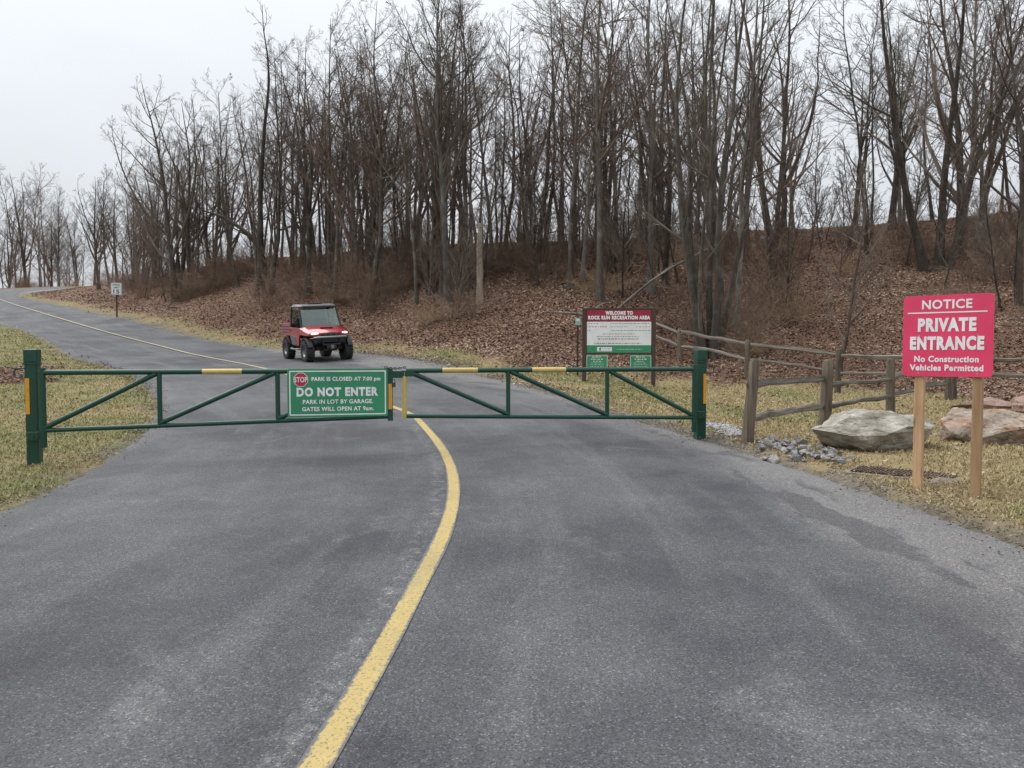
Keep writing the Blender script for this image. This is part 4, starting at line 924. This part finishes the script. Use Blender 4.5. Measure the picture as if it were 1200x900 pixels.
def hull_mesh(name, pts, seed, sub=3, amp=.012, jit=.0):
    "angular rock: the hull of a few corner points, broken up and roughened"
    rng = np.random.default_rng(seed); bm = bmesh.new()
    for p in pts: bm.verts.new(Vector(p) + Vector(rng.normal(size=3)) * jit)
    r = bmesh.ops.convex_hull(bm, input=bm.verts[:])
    bmesh.ops.delete(bm, geom=[v for v in bm.verts if not v.link_faces], context='VERTS')
    if sub: bmesh.ops.subdivide_edges(bm, edges=bm.edges[:], cuts=2 ** sub - 1, use_grid_fill=True)
    bmesh.ops.triangulate(bm, faces=bm.faces[:]); bm.normal_update()
    V = np.array([v.co[:] for v in bm.verts]); N = np.array([v.normal[:] for v in bm.verts]); sc = np.abs(V).max()
    d = np.zeros(len(V))
    for o in range(6):
        w = rng.normal(size=(3, 3)) * 2.6 / sc * 1.9 ** o; ph = rng.uniform(0, 6, 3); d += np.prod(np.sin(V @ w + ph), axis=1) * .62 ** o * 2
    d -= (np.abs(np.sin(V[:, 2] * 26 / sc * .5 + V[:, 0] * 5 + d)) < .12) * .6
    V = V + N * (d * amp)[:, None]
    for v, c in zip(bm.verts, V): v.co = c
    me = bpy.data.meshes.new(name); bm.to_mesh(me); bm.free()
    me.polygons.foreach_set('use_smooth', [True] * len(me.polygons)); me.set_sharp_from_angle(angle=math.radians(24)); me.update(); return me
P1 = [(-.74, .02, .22), (-.62, .3, .20), (-.30, -.16, .40), (-.30, .35, .39), (.08, -.16, .42), (.34, -.06, .41), (.60, .02, .37), (.62, .4, .33), (.0, .5, .43),
      (-.45, -.30, .17), (-.12, -.46, .19), (.18, -.40, .29), (.52, -.30, .25), (.75, -.04, .27), (-.36, -.22, .04), (-.10, -.34, -.03), (.15, -.24, -.05), (.5, -.06, -.02), (.66, .22, .02), (-.55, .2, .02), (0, .45, -.1), (-.4, .45, -.02)]
q = on(1026, 9.05); b1_ = link('boulder', hull_mesh('boulder', P1, 3, 4, .016), None, RK1); b1_.location = (q[0], q[1], q[2] + .01); b1_.rotation_euler = (0, 0, .04)
tag(b1_, 'pale flat-topped boulder behind the first post of the red sign', 'boulder')
P2 = [(-.66, -.12, .12), (-.62, .2, .30), (-.40, -.25, .36), (-.36, .3, .46), (-.05, -.1, .47), (.25, .2, .46), (.30, -.25, .40), (.62, -.1, .36), (.85, .1, .22), (.8, .4, .2), (.1, .5, .4),
      (-.46, -.36, .08), (-.15, -.46, .20), (.2, -.50, .26), (.55, -.42, .20), (.86, -.2, .1), (-.4, -.3, -.06), (-.1, -.34, -.06), (.3, -.36, -.05), (.7, -.3, -.05), (.8, .3, -.1), (-.5, .4, -.08)]
q = on(1163, 9.7); b2_ = link('boulder', hull_mesh('boulder', [(a * .9, b * .9, c * .82) for a, b, c in P2], 13, 4, .02), None, RK2); b2_.location = (q[0], q[1], q[2] + .01); b2_.rotation_euler = (0, .03, .12)
tag(b2_, 'rust-stained boulder behind the second post of the red sign', 'boulder')
RK3 = rock_mat('rock_pink', (.22, .14, .11), (.36, .26, .22), (.16, .09, .07))
for i, (px, Y, dm, lab) in enumerate([(1158, 14.6, (1.5, .8, .42), 'low pinkish rock beneath the fence, nearer the red sign'), (1215, 14.0, (1.7, .9, .5), 'low pinkish rock at the edge of the photo under the fence')]):
    me = rock_mesh('low_rock', 40 + i, dm, 12); q = on(px, Y); o = link('low_rock', me, None, RK3); o.location = (q[0], q[1], q[2] + .06); o.rotation_euler = (0, 0, i * .7); tag(o, lab, 'rock')
SM = []
for i in range(8):
    g_ = np.random.default_rng(70 + i); d_ = unit(g_.normal(size=(13, 3))) * g_.uniform(.8, 1.1, (13, 1)) * np.array([.55, .42, .26 + .03 * (i % 3)]); SM.append(hull_mesh('stone', d_, 70 + i, 0, .0))
SMM = [rock_mat('stone_grey', (.28, .265, .25), (.55, .53, .51), (.22, .19, .16), 8), rock_mat('stone_blue', (.17, .175, .19), (.40, .41, .43), (.24, .20, .165), 8)]
for i, m_ in enumerate(SM): m_.materials.append(SMM[i % 2])
pile = empty('stone_pile', on(930, 8.75)); o = pile.location
sr = np.random.default_rng(9); A = ground_at(897, 521); B_ = ground_at(975, 546)
for i in range(150):
    u = sr.random(); c = A * (1 - u) + B_ * u; x = c[0] + sr.normal() * .21; y = c[1] + sr.normal() * .22 ; s = sr.uniform(.035, .125) * (1.25 if sr.random() < .2 else 1)
    st_ = link('stone', SM[sr.integers(8)], pile); st_.location = (x - o.x, y - o.y, gz(x, y) - o.z + s * .14 + sr.random() * .05); st_.scale = (s * 1.15, s, s * .95); st_.rotation_euler = (sr.normal() * .3, sr.normal() * .3, sr.uniform(0, 6.28))
tag(pile, 'spill of broken grey stones between the fence post and the pale boulder', 'stones')
X = []; A = ground_at(838, 499); B_ = ground_at(866, 513)
u = sr.random(900); c = A[None] * (1 - u[:, None]) + B_[None] * u[:, None]; X = c[:, 0] + sr.normal(size=900) * .09; Y = c[:, 1] + sr.normal(size=900) * .10
V_, F_ = crumbs(np.c_[X, Y, gsurf(X, Y) + .012], sr.uniform(.012, .035, 900), sr)
t = NT('pale_gravel'); M_PG = t.fin(t.ramp(t.attr('rnd'), [(0, (.14, .14, .14)), (.5, (.27, .27, .28)), (1, (.42, .42, .43))]), .9, spec=.2)
tag(link('gravel_strip', np_mesh('gravel_strip', V_, F_, False, {'rnd': np.repeat(sr.random(900), 6)}), None, M_PG), 'strip of pale gravel between gate post and fence', 'gravel', kind='stuff')
# storm drain grate
A = ground_at(1003, 553); B_ = ground_at(1118, 565); dv = (B_ - A)[:2]; Ld = float(np.linalg.norm(dv)); an = math.atan2(dv[1], dv[0]); Cd = (A + B_) / 2; Wd = .42
Zs = max(gz(Cd[0] + dx, Cd[1] + dy) for dx in (-.4, 0, .4) for dy in (-.2, 0, .2))
dr = empty('storm_drain', (Cd[0], Cd[1], Zs), an); slope = 0
M_RUST = paint('rusty_iron', (.060, .030, .022), .85, .5, dirt=(.14, .075, .05)); M_CONC = paint('old_concrete', (.21, .185, .15), .95, .7, dirt=(.11, .095, .07), scale=9)
ringpath([(u, v) for u, v in [(Ld / 2 + .05, Wd / 2 + .05), (-Ld / 2 - .05, Wd / 2 + .05), (-Ld / 2 - .05, -Wd / 2 - .05), (Ld / 2 + .05, -Wd / 2 - .05)]],
         [(u, v) for u, v in [(Ld / 2, Wd / 2), (-Ld / 2, Wd / 2), (-Ld / 2, -Wd / 2), (Ld / 2, -Wd / 2)]], -.10, .012)
fm = MB()
for cx, cy, dx, dy in ((0, Wd / 2 + .025, Ld + .10, .05), (0, -Wd / 2 - .025, Ld + .10, .05), (Ld / 2 + .025, 0, .05, Wd), (-Ld / 2 - .025, 0, .05, Wd)):
    MB().box((cx, cy, -.055), (dx, dy, .11), .008).build('concrete_edge', M_CONC, dr)
MB().box((0, 0, -.03), (Ld, Wd, .06)).build('pit_shade_plate', paint('painted_pit_shade', (.018, .014, .012), .95, .1), dr)  # no real pit: near-black plate under the bars, its shade put in as colour
nb = 26
for i in range(nb):
    MB().box((-Ld / 2 + Ld * (i + .5) / nb, 0, .008), (.017, Wd - .004, .02), .003).build('grate_bar', M_RUST, dr)
for y in (-Wd * .25, Wd * .25): MB().box((0, y, .006), (Ld - .004, .016, .015), .002).build('cross_bar', M_RUST, dr)
tag(dr, 'rusty storm drain grate in concrete edging below the red sign', 'drain')
q = ground_at(1108, 569); sl_ = link('concrete_lump', rock_mesh('concrete_lump', 61, (.42, .22, .11), 10, 3, .03), None, M_CONC); sl_.location = (q[0], q[1], q[2] + .02); sl_.rotation_euler = (0, 0, .35)
tag(sl_, 'broken lump of pale concrete between the posts of the red sign', 'concrete')
# ------------------------------------------------------------------ utility vehicle
def car_paint(name, c, mud=(.16, .12, .09)):
    t = NT(name); v = t.coord('Object'); k = t.math('MULTIPLY', t.step(t.noise(v, 4, 6, .7), .45, .75), .45)
    m = t.fin(t.mix(k, c, mud), .28, .15); t.b.inputs['Coat Weight'].default_value = .6; t.b.inputs['Coat Roughness'].default_value = .08; return m
M_RED = car_paint('vehicle_red', (.34, .008, .022)); M_PLAS = paint('black_plastic', (.020, .021, .023), .5, .25, dirt=(.10, .085, .07)); M_ROOF = paint('roof_grey', (.10, .105, .115), .35, .1)
M_TYRE = paint('tyre_rubber', (.026, .026, .027), .8, .5, dirt=(.13, .11, .09), scale=14); M_RIM = paint('wheel_grey', (.20, .20, .21), .4, .3, .7); M_BAR = paint('bumper_bar', (.22, .25, .24), .4, .2, .5)
M_GREYPANEL = paint('door_grey_panel', (.10, .11, .125), .5, .25); M_SEAT = paint('seat_black', (.02, .02, .022), .7, .1)
t = NT('windscreen_glass'); t.t.links.remove(t.b.outputs[0].links[0])
tr_ = t.n('ShaderNodeBsdfTransparent', {'Color': (.62, .70, .68, 1)}); gl = t.n('ShaderNodeBsdfGlossy', {'Color': (.7, .78, .76, 1), 'Roughness': .04}); ms = t.n('ShaderNodeMixShader', {0: .13, 1: tr_.outputs[0], 2: gl.outputs[0]}); t.t.links.new(ms.outputs[0], t.out.inputs[0]); M_GLASS = t.m
t = NT('headlamp_lit'); M_LAMP = t.fin((.9, .9, .86), .2, emis=(1, .95, .85), es=1.1)
fw = Vector((.545, -.838)); fc = np.array([(384 - 600) / FPX * 25.5, 25.5]); cx, cy = fc[0] - fw.x * 1.03, fc[1] - fw.y * 1.03
zf = hz(cx + fw.x * 1.03, cy + fw.y * 1.03) + .012; zr = hz(cx - fw.x * 1.03, cy - fw.y * 1.03) + .012
uv_ = empty('utility_vehicle', (cx, cy, (zf + zr) / 2)); lf_ = Vector((-fw.y, fw.x)); zl = hz(cx + lf_.x * .65, cy + lf_.y * .65); zq = hz(cx - lf_.x * .65, cy - lf_.y * .65)
uv_.rotation_mode = 'XYZ'; uv_.rotation_euler = (math.atan2(zl - zq, 1.3), -math.atan2(zf - zr, 2.06), math.atan2(fw.y, fw.x))
TR = .36
def ring_x(x, hw, zb, zt, ch=.09): return [(x, -hw, zb), (x, -hw, zt - ch), (x, -hw + ch * 1.3, zt), (x, 0, zt + .02), (x, hw - ch * 1.3, zt), (x, hw, zt - ch), (x, hw, zb)]
MB().box((-.05, 0, .46), (2.5, .86, .18), .03).build('chassis', M_PLAS, uv_)
MB().box((.05, 0, .60), (1.15, 1.40, .16), .03).build('floor_tub', M_PLAS, uv_)
MB().loft([ring_x(.58, .68, .86, 1.17), ring_x(.82, .68, .86, 1.155), ring_x(1.10, .66, .86, 1.09), ring_x(1.34, .60, .86, 1.005), ring_x(1.44, .50, .87, .955, .05)]).build('hood', M_RED, uv_, True)
MB().box((.98, 0, 1.123), (.34, .42, .03), .01, Matrix.Rotation(.12, 4, 'Y') @ Matrix.Translation((.0, 0, 0.118)) if False else None).build('hood_scoop', M_PLAS, uv_)
MB().loft([[(1.20, s * .50, z) for s, z in ((-1, .50), (-1, .88), (1, .88), (1, .50))], [(1.42, s * .54, z) for s, z in ((-1, .60), (-1, .88), (1, .88), (1, .60))], [(1.47, s * .46, z) for s, z in ((-1, .66), (-1, .84), (1, .84), (1, .66))]]).build('front_fascia', M_PLAS, uv_, bevel=.01)
gr_ = MB().box((1.465, 0, .905), (.05, .56, .085), .012).build('grille', M_PLAS, uv_)
for y in (-.18, 0, .18): MB().box((1.494, y, .905), (.012, .012, .07)).build('grille_rib', M_BAR, gr_)
for s in (-1, 1):
    MB().loft([[(1.30, s * .62, .915), (1.30, s * .62, .975), (1.36, s * .42, .985), (1.36, s * .42, .935)], [(1.40, s * .605, .92), (1.40, s * .605, .955), (1.472, s * .41, .96), (1.472, s * .41, .935)]]).build('headlight', M_LAMP, uv_)
    # front fender arch
    arc = [(1.03 + .455 * math.cos(a), .36 + .455 * math.sin(a)) for a in np.linspace(.35, 2.75, 12)]; inn = [(1.03 + .405 * math.cos(a), .34 + .43 * math.sin(a)) for a in np.linspace(2.75, .35, 12)]
    MB().prism(arc + inn, s * .60, s * .765, 1).build('front_fender', M_PLAS, uv_, bevel=.008)
    MB().loft([[(.56, s * .68, .88), (.56, s * .75, .90), (.56, s * .75, 1.11), (.56, s * .66, 1.16)], [(.90, s * .66, .90), (.90, s * .79, .90), (.90, s * .77, 1.05), (.90, s * .66, 1.14)], [(1.34, s * .58, .88), (1.34, s * .70, .885), (1.34, s * .69, .94), (1.34, s * .58, .99)]]).build('fender_top', M_RED, uv_, True)
    d = MB().prism([(-.50, 1.13), (.60, 1.12), (.60, .93), (.50, .78), (.42, .52), (-.22, .52), (-.42, .70), (-.50, .90)], s * .70, s * .755, 1).build('door', M_RED, uv_, bevel=.012)
    MB().prism([(-.32, .555), (.20, .555), (.06, .80), (-.10, .88), (-.30, .84)], s * .753, s * .768, 1).build('door_panel', M_GREYPANEL, d, bevel=.004)
    MB().box((-.40, s * .765, 1.03), (.13, .025, .035), .006).build('handle', M_PLAS, d)
    MB().tube([(.60, s * .69, 1.14), (.47, s * .67, 1.40), (.30, s * .64, 1.81)], .028, 8).build('front_pillar', M_PLAS, uv_, True)
    MB().tube([(-.50, s * .69, 1.12), (-.52, s * .67, 1.42), (-.50, s * .64, 1.81)], .032, 8).build('rear_pillar', M_PLAS, uv_, True)
    MB().tube([(-.42, s * .70, .43), (-.36, s * .78, .40), (.40, s * .78, .40), (.46, s * .70, .43)], .03, 8).build('side_step', M_BAR, uv_, True)
    mi = MB().box((.50, s * .86, 1.32), (.05, .10, .15), .012).build('mirror', M_PLAS, uv_); MB().tube([(.50, s * .68, 1.30), (.50, s * .83, 1.31)], .012, 6).build('stalk', M_PLAS, mi)
    # bed wall with ribs
    w_ = MB().box((-.99, s * .70, 1.05), (.94, .05, .40), .012).build('bed_side', M_RED, uv_)
    for z in (.95, 1.05, 1.15): MB().box((-.99, s * .729, z), (.84, .014, .03), .004).build('rib', M_PLAS, w_)
    arc = [(-1.03 + .44 * math.cos(a), .36 + .44 * math.sin(a)) for a in np.linspace(.5, 2.64, 10)]; inn = [(-1.03 + .40 * math.cos(a), .35 + .42 * math.sin(a)) for a in np.linspace(2.64, .5, 10)]
    MB().prism(arc + inn, s * .60, s * .75, 1).build('rear_fender', M_PLAS, uv_, bevel=.006)
    MB().box((-.20, s * .30, .82), (.50, .52, .16), .04).build('seat', M_SEAT, uv_); MB().box((-.44, s * .30, 1.14), (.13, .50, .56), .04).build('seat_back', M_SEAT, uv_)
MB().box((-.99, 0, .87), (.94, 1.36, .05), .006).build('bed_floor', M_PLAS, uv_)
MB().box((-1.45, 0, 1.05), (.045, 1.36, .40), .01).build('tailgate', M_RED, uv_); MB().box((-.545, 0, 1.02), (.045, 1.36, .46), .01).build('bed_front', M_PLAS, uv_)
RP = lambda hw, z0, z1, c: ((-1, hw - .02, z0), (-1, hw, z0 + .025), (-1, hw - .07, z1), (1, hw - .07, z1), (1, hw, z0 + .025), (1, hw - .02, z0))
MB().loft([[(x, s * h, z) for s, h, z in RP(hw, z0, z1, 0)] for x, hw, z0, z1 in ((.44, .60, 1.815, 1.855), (.30, .66, 1.80, 1.885), (-.05, .69, 1.805, 1.91), (-.42, .68, 1.80, 1.905), (-.62, .62, 1.80, 1.86))]).build('roof', M_ROOF, uv_, bevel=.01)
lb = MB().box((.02, 0, 1.925), (.16, .50, .04), .012).build('roof_vent', M_PLAS, uv_)
MB().box((.40, 0, 1.80), (.06, .9, .03), .006).build('visor', M_PLAS, uv_)
MB().add([(.595, -.64, 1.165), (.595, .64, 1.165), (.325, .60, 1.80), (.325, -.60, 1.80), (.585, -.64, 1.16), (.585, .64, 1.16), (.315, .60, 1.795), (.315, -.60, 1.795)], [(0, 1, 2, 3), (7, 6, 5, 4), (0, 4, 5, 1), (1, 5, 6, 2), (2, 6, 7, 3), (3, 7, 4, 0)]).build('windscreen', M_GLASS, uv_)
MB().box((-.535, 0, 1.44), (.012, 1.24, .58)).build('rear_screen', M_GLASS, uv_)
MB().box((.54, 0, 1.135), (.16, 1.22, .07), .02).build('cowl', M_PLAS, uv_); MB().box((.40, 0, 1.05), (.30, 1.22, .16), .03).build('dashboard', M_PLAS, uv_)
MB().tube([(.16 + .06 * math.sin(a), .30 + .18 * math.cos(a), 1.20 + .16 * math.sin(a)) for a in np.linspace(0, 2 * math.pi, 17)], .016, 6, False).build('steering_wheel', M_SEAT, uv_, True)
MB().tube([(.20, .30, 1.18), (.42, .30, 1.05)], .02, 6).build('steering_column', M_PLAS, uv_)
bp = MB().tube([(1.40, -.56, .80), (1.54, -.48, .82), (1.56, 0, .82), (1.54, .48, .82), (1.40, .56, .80)], .036, 10).build('bumper', M_BAR, uv_, True)
for y in (-.33, .33): MB().tube([(1.55, y, .82), (1.53, y * .8, .56), (1.35, y * .7, .44)], .024, 8).build('bumper_brace', M_PLAS, bp, True)
MB().tube([(1.53, -.30, .58), (1.53, .30, .58)], .022, 8).build('bumper_bar', M_PLAS, bp, True)
MB().box((1.46, 0, .50), (.16, .34, .14), .02).build('winch', M_PLAS, uv_); MB().box((1.548, .02, .50), (.02, .10, .12), .005).build('winch_hook', M_BAR, uv_)
MB().box((1.20, 0, .40), (.36, .50, .10), .03).build('skid_plate', M_PLAS, uv_)
def wheel(x, s):
    e = empty('wheel', (x, s * .66, TR), 0, uv_); wk = 1.075; prof = [(a * wk, b) for a, b in [(.17, -.12), (.19, -.135), (.26, -.142), (.305, -.13), (.322, -.09), (.326, 0), (.322, .09), (.305, .13), (.26, .142), (.19, .135), (.17, .12)]]
    ty = MB().lathe(prof, 'y', 28).build('tyre', M_TYRE, e, True)
    lug = MB()
    for k in range(22):
        a = 2 * math.pi * k / 22
        for y0, da in ((-.085, 0), (.085, math.pi / 22)):
            lug.box((0, y0, .345), (.05, .105, .045), .006, Matrix.Rotation(a + da, 4, 'Y'))
    lug.build('tread', M_TYRE, ty)
    rm = MB().lathe([(.0, s * .060), (.05, s * .072), (.06, s * .05), (.145, s * .055), (.172, s * .115), (.18, s * .12), (.176, s * .09), (.17, -s * .10)], 'y', 24).build('rim', M_RIM, e, True)
    sp_ = MB()
    for k in range(7): sp_.box((.105, s * .066, 0), (.10, .025, .034), .006, Matrix.Rotation(2 * math.pi * k / 7, 4, 'Y'))
    sp_.build('spoke', M_RIM, rm)
    return e
for x in (1.03, -1.03):
    for s in (-1, 1):
        wheel(x, s); MB().tube([(x, s * .25, .44), (x, s * .56, .34)], .028, 7).build('suspension_arm', M_PLAS, uv_, True); MB().tube([(x - .06, s * .36, .86), (x, s * .52, .40)], .034, 8).build('shock_absorber', M_RED if x > 0 else M_PLAS, uv_, True)
tag(uv_, 'red side-by-side utility vehicle with lit headlights at the road edge', 'utility vehicle')
